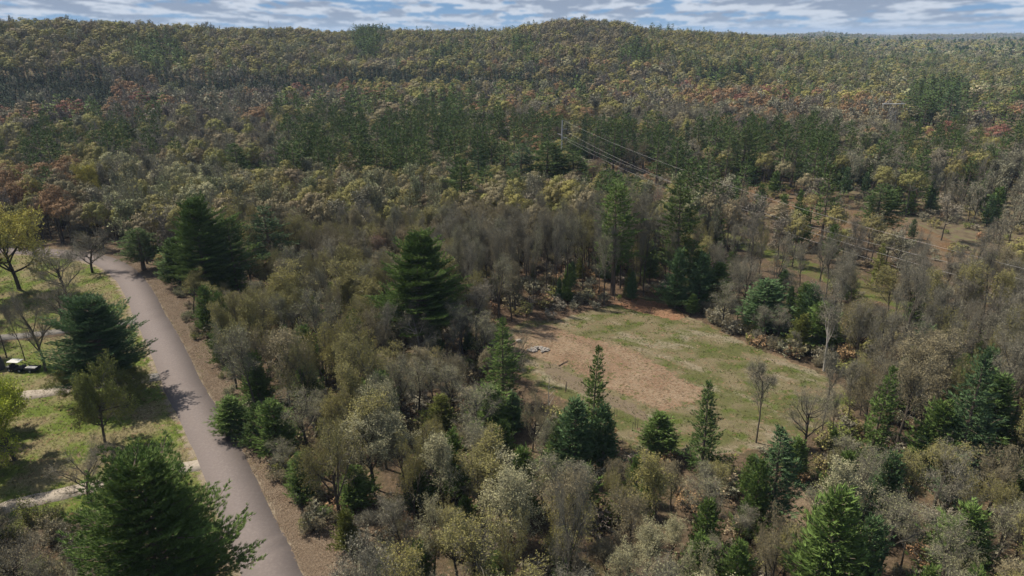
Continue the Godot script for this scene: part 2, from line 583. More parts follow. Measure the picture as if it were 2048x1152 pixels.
func make_roads() -> void:
	setting("road", strip_mesh(road_line, -6.2, 0.0, 0.04, M.asphalt), null, "narrow faded asphalt road curving past the wood")
	for d in [["gravel_driveway", [-70, 681, 60, 670, 150, 658, 230, 648, 285, 640], -1.6, 1.6, M.gravel, "grey gravel driveway meeting the road bend"], ["paved_driveway", [325, 752, 260, 762, 205, 768, 148, 776], -1.7, 1.7, M.gravel, "grey driveway apron between lawn trees and road"], ["concrete_pad", [142, 777, 118, 781, 80, 787, 20, 794], -1.8, 1.7, M.concrete, "pale concrete pad on the lawn"], ["concrete_driveway", [-60, 1040, 20, 1012, 90, 996, 180, 975, 300, 950, 420, 925], -1.5, 1.5, M.concrete, "pale concrete driveway crossing the lawn"]]:
		var line := PackedVector2Array()
		for i in range(0, d[1].size(), 2):
			var p := spot(d[1][i], d[1][i + 1])
			line.append(Vector2(p.x, p.z))
		setting(d[0], strip_mesh(line, d[2], d[3], 0.03, d[4]), null, d[5])

# ---------------------------------------------------------------- trees: shapes
# Each kind is {trunk, crown, wood, leaves, h, w}: the first two for single trees, the last two for the mass of the wood.
var kinds := {}

func tree_from(trunk: Shape, twigs: Shape, leaves: Shape, bark: Material, twig: Material, leaf: Material) -> Dictionary:
	var h := 0.0
	var reach := []
	for s in [trunk, twigs, leaves]:
		for i in range(0, s.v.size(), 5):
			h = maxf(h, s.v[i].y)
	for s in [twigs, leaves]:
		for i in range(0, s.v.size(), 11):
			reach.append(Vector2(s.v[i].x, s.v[i].z).length())
	reach.sort()
	var w: float = 2.0 * reach[int(reach.size() * 0.985)] if reach.size() else 1.0
	var both := ArrayMesh.new()
	twigs.into(both, twig)
	leaves.into(both, leaf)
	return {"trunk": trunk.mesh(bark), "crown": both, "twigs": twigs.mesh(twig), "leaves": leaves.mesh(M.white), "slot": both.get_surface_count() - 1, "h": h, "w": w}

var _t: Shape
var _w: Shape
var _l: Shape

func limb(p: Vector3, d: Vector3, length: float, r: float, level: int, o: Dictionary) -> void:
	var segs: int = o.segs[level]
	var last: int = o.levels
	var pos := p
	var way := d
	var step := length / segs
	var wood: Shape = _t if level <= o.bole else _w
	for i in segs:
		way = (way + rvec() * o.wob[level] + Vector3.UP * o.up[level]).normalized()
		var nxt := pos + way * step
		var f0 := float(i) / segs
		var f1 := float(i + 1) / segs
		var r0 := r * lerpf(1.0, o.tip[level], f0)
		var r1 := r * lerpf(1.0, o.tip[level], f1)
		if level == last:
			if i == segs - 1:
				wood.tube(pos, nxt, r0, 0.0, 3, grey(0.6, 1.0))
			else:
				wood.tube(pos, nxt, r0, r1, 3, grey(0.6, 1.0))
		else:
			wood.tube(pos, nxt, r0, r1, o.sides[level], grey(0.75, 1.0))
		if level < last:
			if f1 >= o.start[level]:
				var n: int = o.kids[level]
				if i == segs - 1:
					n += o.fork[level]
				for k in n:
					var side := way.cross(rvec()).normalized()
					var a: float = o.angle[level] * rng.randf_range(0.6, 1.35)
					if i == segs - 1 and k == 0:
						a *= 0.35
					var kd := (way * cos(a) + side * sin(a)).normalized()
					var at := pos.lerp(nxt, rng.randf_range(0.35, 1.0))
					limb(at, kd, length * o.ratio[level] * rng.randf_range(0.65, 1.25) * lerpf(1.0, 0.72, f1), r1 * o.thin[level], level + 1, o)
		else:
			# fine sprays and buds
			for k in o.sprays:
				var sd := (way + rvec() * 0.9).normalized()
				var a := pos.lerp(nxt, rng.randf())
				var tip: Vector3 = a + sd * rng.randf_range(0.45, 1.0) * o.spray_len
				var s: Vector3 = sd.cross(rvec()).normalized() * o.spray_r
				_w.tri(a - s, a + s, tip, grey(0.55, 1.0))
				if o.levels == 4 and o.buds == 0 and rng.randf() < 0.75:
					bud(tip, o.bud)
				for q in o.buds:
					bud(a.lerp(tip, rng.randf_range(0.3, 1.1)) + rvec() * o.bud * 0.5, o.bud)
		pos = nxt

func bud(p: Vector3, size: float) -> void:
	var s := size * rng.randf_range(0.55, 1.2)
	var a := rvec().normalized()
	var b := a.cross(rvec()).normalized()
	_l.tri(p + a * s * 0.6, p - a * s * 0.35 + b * s * 0.5, p - a * s * 0.35 - b * s * 0.5, grey(0.55, 1.0))

func deciduous(lod: int, sd: int, style: int) -> Dictionary:
	rng.seed = 900 + sd
	_t = Shape.new()
	_w = Shape.new()
	_l = Shape.new()
	var o := {}
	# style 0: forest tree with high crown, 1: spreading, 2: slender
	var rise: float = [11.5, 8.0, 11.0][style]
	o.segs = [7, 4, 3, 2, 2]
	o.wob = [0.09, 0.20, 0.26, 0.32, 0.4]
	o.up = [0.05, [0.16, 0.06, 0.2][style], 0.08, 0.05, 0.0]
	o.tip = [0.45, 0.4, 0.4, 0.4, 0.3]
	o.sides = [7, 5, 4, 3, 3]
	o.start = [[0.55, 0.42, 0.5][style], 0.3, 0.3, 0.3, 0.0]
	o.angle = [[0.72, 1.0, 0.5][style], 0.75, 0.8, 0.8, 0.8]
	o.ratio = [[0.52, 0.85, 0.42][style], 0.56, 0.55, 0.5, 0.5]
	o.thin = [0.62, 0.6, 0.6, 0.6, 0.6]
	o.fork = [2, 1, 1, 0, 0]
	o.bole = 1
	if lod == 4:
		o.angle = [[0.62, 0.95, 0.55][style], 0.62, 0.7, 0.75, 0.8]
		o.up = [0.06, [0.16, 0.1, 0.13][style], 0.1, 0.07, 0.05]
		o.levels = 4
		o.kids = [2, 2, 2, 1, 0]
		o.sprays = 2
		o.spray_len = 0.95
		o.spray_r = 0.013
		o.buds = 0
		o.bud = 0.12
	elif lod == 3:
		o.levels = 3
		o.kids = [3, 3, 3, 0]
		o.sprays = 4
		o.spray_len = 0.9
		o.spray_r = 0.012
		o.buds = 3
		o.bud = 0.18
	elif lod == 0:
		o.levels = 4
		o.kids = [2, 2, 2, 2, 0]
		o.sprays = 1
		o.spray_len = 0.8
		o.spray_r = 0.011
		o.buds = 3
		o.bud = 0.135
	elif lod == 1:
		o.levels = 3
		o.segs = [5, 3, 2, 2]
		o.kids = [2, 2, 2, 0]
		o.sides = [5, 4, 3, 3]
		o.sprays = 3
		o.spray_len = 1.25
		o.spray_r = 0.022
		o.buds = 1
		o.bud = 0.36
	else:
		o.levels = 2
		o.segs = [3, 2, 2]
		o.kids = [3, 2, 0]
		o.sides = [4, 3, 3]
		o.sprays = 3
		o.spray_len = 2.0
		o.spray_r = 0.05
		o.buds = 2
		o.bud = 0.85
	limb(Vector3(0, -0.3, 0), Vector3(rng.randf_range(-0.06, 0.06), 1, rng.randf_range(-0.06, 0.06)).normalized(), rise, [0.26, 0.34, 0.17][style], 0, o)
	return tree_from(_t, _w, _l, M.bark, M.twig, M.olive)

# a leafing crown seen from afar: limbs that end in rounded clumps of small leaves
func dome(lod: int, sd: int) -> Dictionary:
	rng.seed = 2600 + sd
	_t = Shape.new()
	_w = Shape.new()
	_l = Shape.new()
	var H := 16.0
	var R := rng.randf_range(4.2, 5.2)
	var low := rng.randf_range(7.0, 8.5)
	var fork := Vector3(rng.randf_range(-0.4, 0.4), low, rng.randf_range(-0.4, 0.4))
	_t.tube(Vector3(0, -0.5, 0), fork, 0.3, 0.2, 6 if lod == 1 else 4, grey(0.8, 1.0))
	for k in [15, 11, 7][lod - 1]:
		var f: float = (k + 0.5) / [15, 11, 7][lod - 1]
		var a: float = k * 2.4 + rng.randf_range(-0.4, 0.4)
		var up: float = 1.0 - f * 0.95
		var r := R * sqrt(maxf(0.0, 1.0 - up * up)) * rng.randf_range(0.62, 0.92)
		var c := Vector3(cos(a) * r, low + 1.6 + (H - low - 3.2) * up * rng.randf_range(0.85, 1.08), sin(a) * r)
		var cr := R * rng.randf_range(0.27, 0.42)
		var mid := fork.lerp(c, 0.5) + Vector3(0, -0.5, 0)
		_w.tube(fork, mid, 0.13, 0.09, 3, grey(0.7, 1.0))
		_w.tube(mid, c, 0.09, 0.02, 3, grey(0.7, 1.0))
		for q in [16, 6, 0][lod - 1]:
			var e := c + rvec().normalized() * cr * rng.randf_range(0.7, 1.15)
			var s: Vector3 = (e - c).cross(rvec()).normalized() * [0.02, 0.045, 0.06][lod - 1]
			var b := mid.lerp(c, rng.randf_range(0.4, 1.0))
			_w.tri(b - s, b + s, e, grey(0.6, 1.0))
		for q in [140, 62, 16][lod - 1]:
			var d := rvec()
			d.y += 0.35
			d = d.normalized() * cr * (0.55 + 0.5 * sqrt(rng.randf()))
			d.y *= 0.8
			var size: float = [0.38, 0.66, 1.5][lod - 1] * rng.randf_range(0.6, 1.15)
			var out := (d.normalized() + rvec() * 0.35 + (c + d - Vector3(0, low + 2.5, 0)).normalized() * 0.8).normalized()
			var x := out.cross(rvec()).normalized()
			x = (x + out * rng.randf_range(-0.5, 0.5)).normalized()
			var y := out.cross(x).normalized()
			var at := c + d
			_l.leaf_tri(at + x * size * 0.6, at - x * size * 0.35 + y * size * 0.5, at - x * size * 0.35 - y * size * 0.5, grey(0.56, 0.80), out)
	return tree_from(_t, _w, _l, M.bark, M.twig, M.olive)

var far_needles := false

func needle_tuft(p: Vector3, way: Vector3, n: int, size: float, wide: float, tone: float) -> void:
	for k in n:
		var d := (way * 1.15 + rvec() * 0.58 + Vector3.UP * 0.46).normalized()
		var s := d.cross(rvec()).normalized() * wide * rng.randf_range(0.7, 1.2)
		var l := size * rng.randf_range(0.65, 1.2)
		var b := p + rvec() * size * 0.25
		if far_needles:
			var out := (Vector3(p.x, 0, p.z).normalized() + Vector3.UP * 0.9 + rvec() * 0.45).normalized()
			_l.leaf_tri(b - s, b + s, b + d * l, grey(0.62, 0.9) * tone, out)
			continue
		_l.tri(b - s, b + s, b + d * l, grey(0.55, 1.0) * tone)

# style 0: old white pine with layered limbs, 1: narrow spire, 2: bushy young pine, 3: plantation spruce
func conifer(lod: int, sd: int, style: int) -> Dictionary:
	rng.seed = 4000 + sd
	far_needles = lod == 2
	_t = Shape.new()
	_w = Shape.new()
	_l = Shape.new()
	var H: float = [24.0, 16.0, 10.0, 17.0, 24.0][style]
	var R: float = [5.2, 3.1, 3.0, 2.3, 7.6][style]
	var base: float = [0.24, 0.08, 0.05, 0.12, 0.10][style] + rng.randf_range(0.0, 0.1)
	var lean := Vector3(rng.randf_range(-0.03, 0.03), 0, rng.randf_range(-0.03, 0.03))
	var tr: float = [0.36, 0.2, 0.13, 0.18, 0.42][style]
	var prev := Vector3(0, -0.3, 0)
	for i in 8:
		var f := (i + 1) / 8.0
		var q := Vector3(lean.x * H * f * f, H * f * 0.985, lean.z * H * f * f)
		_t.tube(prev, q, tr * (1.0 - f + 0.125), maxf(tr * (1.0 - f), 0.02), 6 if lod < 2 else 4, grey(0.75, 1.0))
		prev = q
	var y := H * base
	var gap: float = [[0.78, 0.72, 0.50, 0.6, 0.62][style], [1.2, 0.9, 0.7, 1.0, 1.0][style], [2.0, 1.6, 1.3, 1.6, 2.0][style]][lod]
	var heavy := rng.randf() * TAU
	while y < H * 0.97:
		var f := (y / H - base) / (1.0 - base)
		var prof := 0.0
		match style:
			0:
				prof = pow(1.0 - f, 0.52) * lerpf(0.66, 1.0, smoothstep(0.0, 0.3, f))
			1:
				prof = pow(1.0 - f, 0.8) * lerpf(0.8, 1.0, smoothstep(0.0, 0.2, f))
			2:
				prof = pow(1.0 - f, 0.6)
			3:
				prof = pow(1.0 - f, 0.9)
			4:
				prof = pow(1.0 - f, 0.42) * lerpf(0.6, 1.0, smoothstep(0.0, 0.32, f))
		var n: int = [5, 4, 6, 6, 7][style]
		if lod == 2:
			n = 5
		if style == 0 and rng.randf() < 0.16:
			n = 2
		var turn := rng.randf() * TAU
		prof *= rng.randf_range(0.68, 1.14) if style != 3 else 1.0
		for k in n:
			var a := turn + TAU * k / n + rng.randf_range(-0.35, 0.35)
			var long := R * prof * (rng.randf_range(0.38, 1.2) if style == 1 else rng.randf_range(0.5, 1.15)) * (1.0 + 0.18 * cos(a - heavy)) + 0.25
			if style == 0 and rng.randf() < 0.1:
				long *= 1.22
			var rise: float = lerpf([-0.02, 0.12, 0.15, -0.15, 0.2][style], [0.75, 0.9, 0.9, 0.5, 0.9][style], f * f) + rng.randf_range(-0.1, 0.12)
			var p := Vector3(lean.x * H * (y / H) * (y / H), y + rng.randf_range(-0.3, 0.3) * gap * (2.4 if style == 4 else 1.4), lean.z * H * (y / H) * (y / H))
			bough(p, a, rise, long, lod, style)
		y += gap * rng.randf_range(0.75, 1.25) * lerpf(1.0, 0.72, f)
	var top := prev
	for k in [5, 4, 2][lod]:
		needle_tuft(top - Vector3(0, 0.25 * k, 0), Vector3.UP, [8, 6, 5][lod], [0.4, 0.55, 0.9][lod], [0.05, 0.09, 0.2][lod], 1.0)
	return tree_from(_t, _w, _l, M.pine_bark, M.pine_bark, M.pine)

func bough(p: Vector3, a: float, rise: float, long: float, lod: int, style: int) -> void:
	var out := Vector3(cos(a), 0, sin(a))
	var across := Vector3(-sin(a), 0, cos(a))
	var segs := 3 if lod < 2 else 1
	var pts := [p]
	var tilt := rise - 0.12
	for i in segs:
		pts.append(pts[i] + (out * cos(tilt) + Vector3.UP * sin(tilt) + across * rng.randf_range(-0.12, 0.12)).normalized() * long / segs)
		tilt += 0.26
	for i in segs:
		var r0 := (0.015 + long * 0.012) * (1.0 - 0.8 * i / segs)
		_w.tube(pts[i], pts[i + 1], r0, r0 * 0.5, 3, grey(0.6, 1.0))
	var tone := rng.randf_range(0.72, 1.0)
	var sp: float = 0.22 if style == 4 else [0.30, 0.50, 0.75][lod]
	var inner: float = [0.32, 0.2, 0.15, 0.2, 0.3][style]
	var q := long * inner
	while q < long * 1.02:
		var f := q / long
		var seg := mini(int(f * segs), segs - 1)
		var c: Vector3 = (pts[seg] as Vector3).lerp(pts[seg + 1], f * segs - seg)
		var way: Vector3 = ((pts[seg + 1] as Vector3) - pts[seg]).normalized()
		var span: float = minf((1.0 - f) * long * 0.62 + 0.12, 1.35)
		var n := maxi(1, int(round(span * 2.0 / (sp * 1.35))))
		for k in n:
			var s := (rng.randf() * 2.0 - 1.0) * span
			var pos := c + across * s - out * absf(s) * 0.25 + Vector3.UP * (rng.randf_range(-0.12, 0.14) + absf(s) * 0.10)
			needle_tuft(pos, (way + across * signf(s) * 0.5).normalized(), (11 if style == 4 else [7, 4, 3][lod]), (0.30 if style == 4 else [0.36, 0.54, 0.85][lod]), (0.030 if style == 4 else [0.042, 0.095, 0.20][lod]), tone)
		q += sp

func shrub_shape(sd: int, lod: int) -> Dictionary:
	rng.seed = 7000 + sd
	_t = Shape.new()
	_w = Shape.new()
	_l = Shape.new()
	for k in (12 if lod == 0 else 6):
		var a := rng.randf() * TAU
		var lean := rng.randf_range(0.1, 0.75)
		var o := {"segs": [3, 2, 2], "levels": 2, "wob": [0.2, 0.3, 0.4], "up": [0.08, 0.05, 0.0], "tip": [0.4, 0.4, 0.3], "sides": [3, 3, 3], "start": [0.3, 0.3, 0.0], "angle": [0.6, 0.7, 0.7], "ratio": [0.5, 0.5, 0.5], "thin": [0.6, 0.6, 0.6], "fork": [1, 1, 0], "bole": 0, "kids": [2, 2 if lod == 0 else 1, 0], "sprays": 2, "spray_len": 0.45, "spray_r": 0.012 if lod == 0 else 0.02, "buds": 1, "bud": 0.11 if lod == 0 else 0.2}
		limb(Vector3(cos(a) * 0.3, -0.05, sin(a) * 0.3), Vector3(cos(a) * lean, 1, sin(a) * lean).normalized(), rng.randf_range(1.0, 1.8), 0.022, 0, o)
	return tree_from(_t, _w, _l, M.twig, M.twig, M.bud)

func blob_shape(sd: int, conic: bool) -> Dictionary:      # a crown a pixel or two wide, kilometres away
	rng.seed = 8000 + sd
	_t = Shape.new()
	_w = Shape.new()
	_l = Shape.new()
	_t.tube(Vector3(0, -1, 0), Vector3(0, 9, 0), 0.25, 0.15, 3, Color.WHITE)
	_w.tube(Vector3(0, 7, 0), Vector3(0, 14, 0), 0.15, 0.0, 3, Color.WHITE)
	for k in 46:
		var f := pow(rng.randf(), 0.8)
		var a := rng.randf() * TAU
		var r := 4.6 * sqrt(1.0 - pow(f * 2.0 - 1.0, 2.0)) if not conic else 2.8 * (1.0 - f) + 0.2
		bud(Vector3(cos(a) * r, (6.0 if not conic else 3.0) + f * (10.5 if not conic else 14.0), sin(a) * r), 2.6 if not conic else 2.2)
	return tree_from(_t, _w, _l, M.bark, M.twig, M.olive)

func make_tree_kinds() -> void:
	var keep := rng.state
	kinds.d0 = []
	kinds.d1 = []
	kinds.d2 = []
	kinds.o1 = []
	kinds.o2 = []
	for i in 5:
		kinds.o1.append(dome(1, i))
		kinds.o2.append(dome(2, 10 + i))
	kinds.o0 = []
	for i in 5:
		kinds.o0.append(deciduous(0, i, [0, 1, 2, 0, 1][i]))
	for i in 6:
		kinds.d0.append(deciduous(4, i + 6, [0, 1, 2, 0, 2, 0][i]))
	for i in 5:
		kinds.d1.append(deciduous(1, 20 + i, [0, 1, 2, 0, 1][i]))
	for i in 4:
		kinds.d2.append(deciduous(2, 40 + i, [0, 1, 0, 1][i]))
	kinds.full = [deciduous(3, 60, 1), deciduous(3, 61, 1)]
	for st in [["g", 4], ["p", 0], ["n", 1], ["y", 2], ["s", 3]]:
		for lod in 3:
			var list := []
			for i in ([4, 3, 3][lod] if st[0] != "s" and st[0] != "g" else 2):
				if st[0] == "s" and lod < 1 or st[0] == "g" and lod > 0:
					continue
				list.append(conifer(lod, st[1] * 100 + lod * 10 + i, st[1]))
			kinds[st[0] + str(lod)] = list
	kinds.s0 = kinds.s1
	kinds.shrub = [shrub_shape(0, 0), shrub_shape(1, 0), shrub_shape(2, 0)]
	kinds.brush = [shrub_shape(3, 1), shrub_shape(4, 1)]
	kinds.blob = [dome(3, 20), dome(3, 21), dome(3, 22)]
	kinds.cone = [blob_shape(2, true)]
	rng.state = keep

# ---------------------------------------------------------------- trees: placing
var shown := []              # u, half width, v of top, v down to which it is seen, distance
var bases := []              # Vector3(x, z, radius) of the trees placed by hand

func plant(called: String, label: String, category: String, group: String, k: Dictionary, at: Vector3, h: float, w: float, leaf: Material, turn: float, bark: Material = null, twig: Material = null) -> Node3D:
	var o := thing(called, label, category, at, turn, group)
	o.scale = Vector3(w / k.w, h / k.h, w / k.w)
	var t := part("trunk", k.trunk, o)
	if bark:
		t.material_override = bark
	var c := part("crown", k.crown, o)
	c.set_surface_override_material(k.slot, leaf)
	if twig:
		c.set_surface_override_material(0, twig)
	return o

# u and v of the foot, v of the top, width in pixels, kind, leaf, label
const HERO := [
	[362, 1290, 868, 318, "g", "young", "huge dark green white pine spreading over the road edge beside the concrete driveway"],
	[222, 795, 580, 170, "g", "young2", "broad dark white pine on the lawn where the driveway apron meets the road"],
	[418, 602, 385, 142, "g", "young", "tall dark green pine, highest of the clump outside the road bend"],
	[478, 600, 432, 105, "p", "pine", "shorter dark green pine leaning into the clump outside the road bend"],
	[548, 552, 408, 105, "p", "pine2", "lone layered pine just behind the clump outside the road bend"],
	[288, 540, 452, 80, "p", "pine", "small dark pine at the outer edge of the road bend"],
	[362, 575, 470, 85, "y", "pine", "low green pine under the clump outside the road bend"],
	[455, 600, 500, 100, "y", "young", "brush-like young pine in front of the clump outside the road bend"],
	[842, 700, 452, 178, "g", "young", "massive round-topped white pine standing west of the bare patch in the clearing"],
	[1225, 590, 362, 100, "p", "young", "tall white pine with pale bare bole behind the orange sand"],
	[1348, 592, 352, 100, "p", "pine3", "tall dark pine behind the orange sand, with layered open limbs"],
	[925, 462, 315, 92, "p", "pine", "dark conical pine rising alone from the olive wood"],
	[1040, 400, 285, 85, "p", "pine2", "wide dark pine in the clump before the steel power pole"],
	[1092, 398, 280, 95, "p", "pine", "tallest dark pine in the clump before the steel power pole"],
	[1148, 396, 300, 85, "p", "pine", "spreading dark pine right beneath the steel power pole"],
	[958, 402, 286, 65, "p", "pine2", "slim dark pine beside the clump before the steel power pole"],
	[1006, 806, 632, 82, "n", "young", "bright green narrow pine at the edge of the pale stone heap"],
	[1183, 895, 684, 84, "n", "young", "slim upright pine with ragged open tip beside the bare earth"],
	[1150, 950, 792, 92, "y", "young2", "bushy young pine at the foot of the slim ragged pine"],
	[1205, 938, 800, 84, "y", "young2", "blue-green young pine by the dirt track bend"],
	[1115, 935, 835, 74, "y", "young", "small young pine among bare brush near the dead grey snag"],
	[1402, 945, 760, 94, "n", "pine", "narrow dark pine with stepped limbs at the clearing's grassy edge"],
	[1312, 908, 820, 80, "y", "young", "rounded young pine at the end of the dirt track"],
	[1536, 1062, 850, 118, "n", "pine2", "dense dark pine beside the forked bare tree"],
	[1498, 1075, 905, 84, "y", "young", "soft green young pine against the dense dark pine"],
	[1737, 930, 716, 92, "n", "young", "bright green pine at the eastern tip of the clearing"],
	[1632, 1260, 955, 160, "y", "young", "big feathery young pine among cream blossoming trees"],
	[1700, 1240, 1010, 110, "y", "young2", "blue-green young pine beside the big feathery one"],
	[1905, 965, 688, 125, "n", "pine2", "tall dark pine behind the broad green pair at the wood edge"],
	[1855, 955, 785, 112, "y", "young", "broad green pine, first of the pair at the wood edge"],
	[1960, 915, 728, 115, "y", "pine", "broad green pine, second of the pair at the wood edge"],
	[1520, 660, 556, 118, "y", "young2", "wide blue-green bushy pine over the brown thicket"],
	[1350, 616, 490, 70, "y", "young2", "blue-green young pine at the corner of the orange sand"],
	[1750, 580, 484, 52, "n", "moss", "mossy green narrow conifer by the power line corridor"],
	[1745, 480, 364, 88, "p", "pine", "dark layered pine standing alone in the power line corridor"],
	[1640, 700, 600, 92, "y", "young", "light green drooping pine over the brown thicket"],
	[1596, 700, 622, 62, "y", "moss", "small mossy pine next to the light green drooping one"],
	[1396, 612, 502, 66, "y", "young2", "young pine between the orange sand and the brown thicket"],
	[1430, 610, 520, 60, "y", "young", "slender young pine above the start of the brown thicket"],
	[560, 912, 795, 105, "y", "young", "green pine reaching over the leafy roadside verge"],
	[520, 890, 800, 75, "y", "pine", "dark young pine tucked beside the roadside verge"],
	[606, 995, 902, 82, "y", "young", "fresh green pine between verge and bare wood"],
	[712, 1018, 930, 80, "y", "young", "fresh green pine deep in the bare wood"],
	[700, 1100, 1012, 62, "y", "moss", "olive green little pine near the road's leafy verge"],
	[840, 1018, 930, 62, "y", "pine", "dark little pine hemmed in by grey twigs"],
	[932, 1060, 990, 60, "y", "young", "little pine below a cluster of grey crowns"],
	[885, 868, 786, 66, "y", "moss", "mossy yellow-green small conifer in the grey wood"],
	[986, 868, 770, 112, "y", "young", "wide soft green pine in the grey wood by the narrow bright pine"],
	[1022, 856, 782, 72, "y", "young2", "blue-green pine next to the narrow bright pine"],
	[1000, 1175, 1100, 82, "y", "young", "small green pine among tangled grey brush"],
	[1122, 1125, 1052, 60, "y", "young", "small upright pine among tangled grey brush"],
	[872, 726, 640, 42, "y", "pine", "little dark pine under the massive round-topped pine"],
	[936, 702, 655, 32, "y", "young", "sapling pine at the clearing's shaded corner"],
	[620, 812, 730, 80, "y", "pine", "dark pine below the yellow-green crowns"],
	[470, 872, 790, 82, "y", "young", "bright young pine right at the roadside verge"],
	[1060, 250, 190, 55, "p", "pine", "wide pine on the far side of the steel power pole"],
	[1112, 250, 180, 34, "n", "pine2", "slim pine on the far side of the steel power pole"],
	[1140, 256, 205, 38, "p", "pine", "short pine on the far side of the steel power pole"],
	[1196, 256, 206, 42, "p", "pine", "single pine among yellow crowns beyond the power pole"],
	[482, 382, 285, 78, "p", "pine", "lone pine above the pale cream crowns"],
	[1890, 268, 168, 62, "p", "pine2", "big dark pine beside the distant pale meadow"],
	[1840, 262, 182, 60, "p", "pine", "dark pine next to the big one beside the distant pale meadow"],
	[1708, 262, 214, 40, "p", "pine2", "dark pine near the lattice pylon"],
]
# bare, budding and leafy trees that stand out
const HERO_LEAFY := [
	[40, 580, 372, 190, 1, "gold", "leafy_tree", "spreading oak in yellow-green leaf on the lawn inside the road bend"],
	[14, 716, 478, 60, 2, "bud", "bare_tree", "thin bare tree behind the white-roofed cart"],
	[50, 722, 590, 48, 2, "bud", "bare_tree", "slim bare tree right beside the white-roofed cart"],
	[92, 742, 555, 96, 1, "tan", "bare_tree", "bare spreading tree with twin stems beside the trailer of boards"],
	[128, 655, 540, 90, 1, "tan", "bare_tree", "bare wide tree above the gravel driveway"],
	[135, 600, 470, 110, 1, "bud", "bare_tree", "bare rounded tree on the lawn inside the road bend"],
	[185, 545, 455, 90, 1, "bud", "bare_tree", "bare tree leaning out at the inner road bend"],
	[210, 885, 705, 130, 1, "moss", "leafy_tree", "young leafing tree leaning over the lawn below the broad dark pine"],
	[262, 800, 722, 90, 1, "moss", "leafy_tree", "small leafing tree at the driveway apron"],
	[160, 800, 710, 96, 1, "moss", "leafy_tree", "small leafing tree at the end of the concrete pad"],
	[30, 920, 735, 190, 1, "lime", "leafy_tree", "bright lime-green leafing tree in front of the cart"],
	[-10, 860, 700, 130, 1, "lime", "leafy_tree", "lime-green leafing tree behind the brightest one"],
	[182, 1008, 868, 140, 1, "tan", "bare_tree", "small bare tree beside the pale concrete driveway"],
	[60, 1210, 1030, 170, 1, "tan", "bare_tree", "tangled bare tree on the lawn below the concrete driveway"],
	[150, 1250, 1090, 150, 1, "sage", "bare_tree", "grey twiggy tree beneath the huge white pine"],
	[-10, 1180, 900, 150, 1, "tan", "bare_tree", "brown-budded tree at the lawn's edge by the concrete driveway"],
	[1512, 885, 715, 90, 2, "bud", "bare_tree", "forked dead-looking tree standing in the grass of the clearing"],
	[1608, 902, 745, 105, 1, "bud", "bare_tree", "bare tree with three upright stems at the clearing's edge"],
	[1642, 872, 690, 70, 2, "bud", "bare_tree", "tall bare tree behind the three-stemmed one"],
	[1662, 890, 775, 46, 2, "bud", "bare_tree", "thin bare sapling beside the three-stemmed tree"],
	[1648, 742, 545, 84, 0, "bud", "bare_tree", "pale-barked leaning bare tree at the thicket end"],
	[1708, 745, 600, 60, 2, "bud", "bare_tree", "straight dark bare tree at the thicket end"],
	[842, 735, 600, 100, 1, "bud", "bare_tree", "pale grey bare tree before the massive round-topped pine"],
	[1444, 662, 560, 60, 0, "sage", "bare_tree", "small pale-budded tree at the top of the brown thicket"],
	[770, 560, 462, 60, 0, "red", "maple_tree", "crimson-budded maple touching the massive round-topped pine"],
	[1180, 388, 312, 50, 0, "red", "maple_tree", "crimson maple under the power line wires"],
	[1308, 452, 372, 55, 0, "red", "maple_tree", "red maple beside the tall dark pine"],
	[1265, 345, 282, 62, 1, "amber", "maple_tree", "amber maple under the power line wires"],
	[1122, 310, 250, 40, 0, "rust", "maple_tree", "rusty maple wrapped round the steel power pole"],
	[190, 420, 312, 66, 1, "gold", "leafy_tree", "yellow-green oak rising above the grey wood"],
]

func foot_of(u: float, v: float) -> Vector3:
	return spot(u, v)

func make_hero_trees() -> void:
	rng.seed = 77
	var n := 0
	for a in HERO:
		var g := foot_of(a[0], a[1])
		var h := height_at(a[0], a[2], g)
		var mid := pixel(g + Vector3(0, h * 0.5, 0))
		var w: float = 1.14 * a[3] * mid.z / F
		var lod := 0 if mid.z < 330.0 or a[4] == "g" else 1
		var list: Array = kinds[a[4] + str(lod)]
		plant("pine_tree" if a[4] != "y" else "young_pine", a[6], "pine tree", "", list[n % list.size()], Vector3(g.x, ground_y(g.x, g.z), g.z), h, w, M[a[5]], rng.randf() * TAU)
		bases.append(Vector3(g.x, g.z, w * (0.42 if a[4] in ["y", "n"] else 0.34)))
		shown.append([a[0], a[3] * 0.45, a[2], lerpf(a[2], a[1], 0.72 if a[1] > 470 else 0.5), Vector2(g.x, g.z).length()])
		n += 1
	for a in HERO_LEAFY:
		var g := foot_of(a[0], a[1])
		var h := height_at(a[0], a[2], g)
		var mid := pixel(g + Vector3(0, h * 0.6, 0))
		var w: float = a[3] * mid.z / F
		var pick: Array = [[0, 3, 5], [1, 1], [2, 4]][a[4]]
		var pale := String(a[7]).begins_with("pale-barked") or String(a[7]).begins_with("pale grey")
		plant(a[6], a[7], {"leafy_tree": "tree", "bare_tree": "bare tree", "maple_tree": "maple tree"}[a[6]], "", (kinds.full[n % 2] if a[6] == "leafy_tree" else kinds.d0[pick[n % pick.size()]]), g, h, w, M[a[5]], rng.randf() * TAU, M.pale_twig if pale else null)
		bases.append(Vector3(g.x, g.z, w * 0.3))
		shown.append([a[0], a[3] * 0.4, a[2], lerpf(a[2], a[1], 0.7 if a[6] != "maple_tree" else 0.4), Vector2(g.x, g.z).length()])
		n += 1

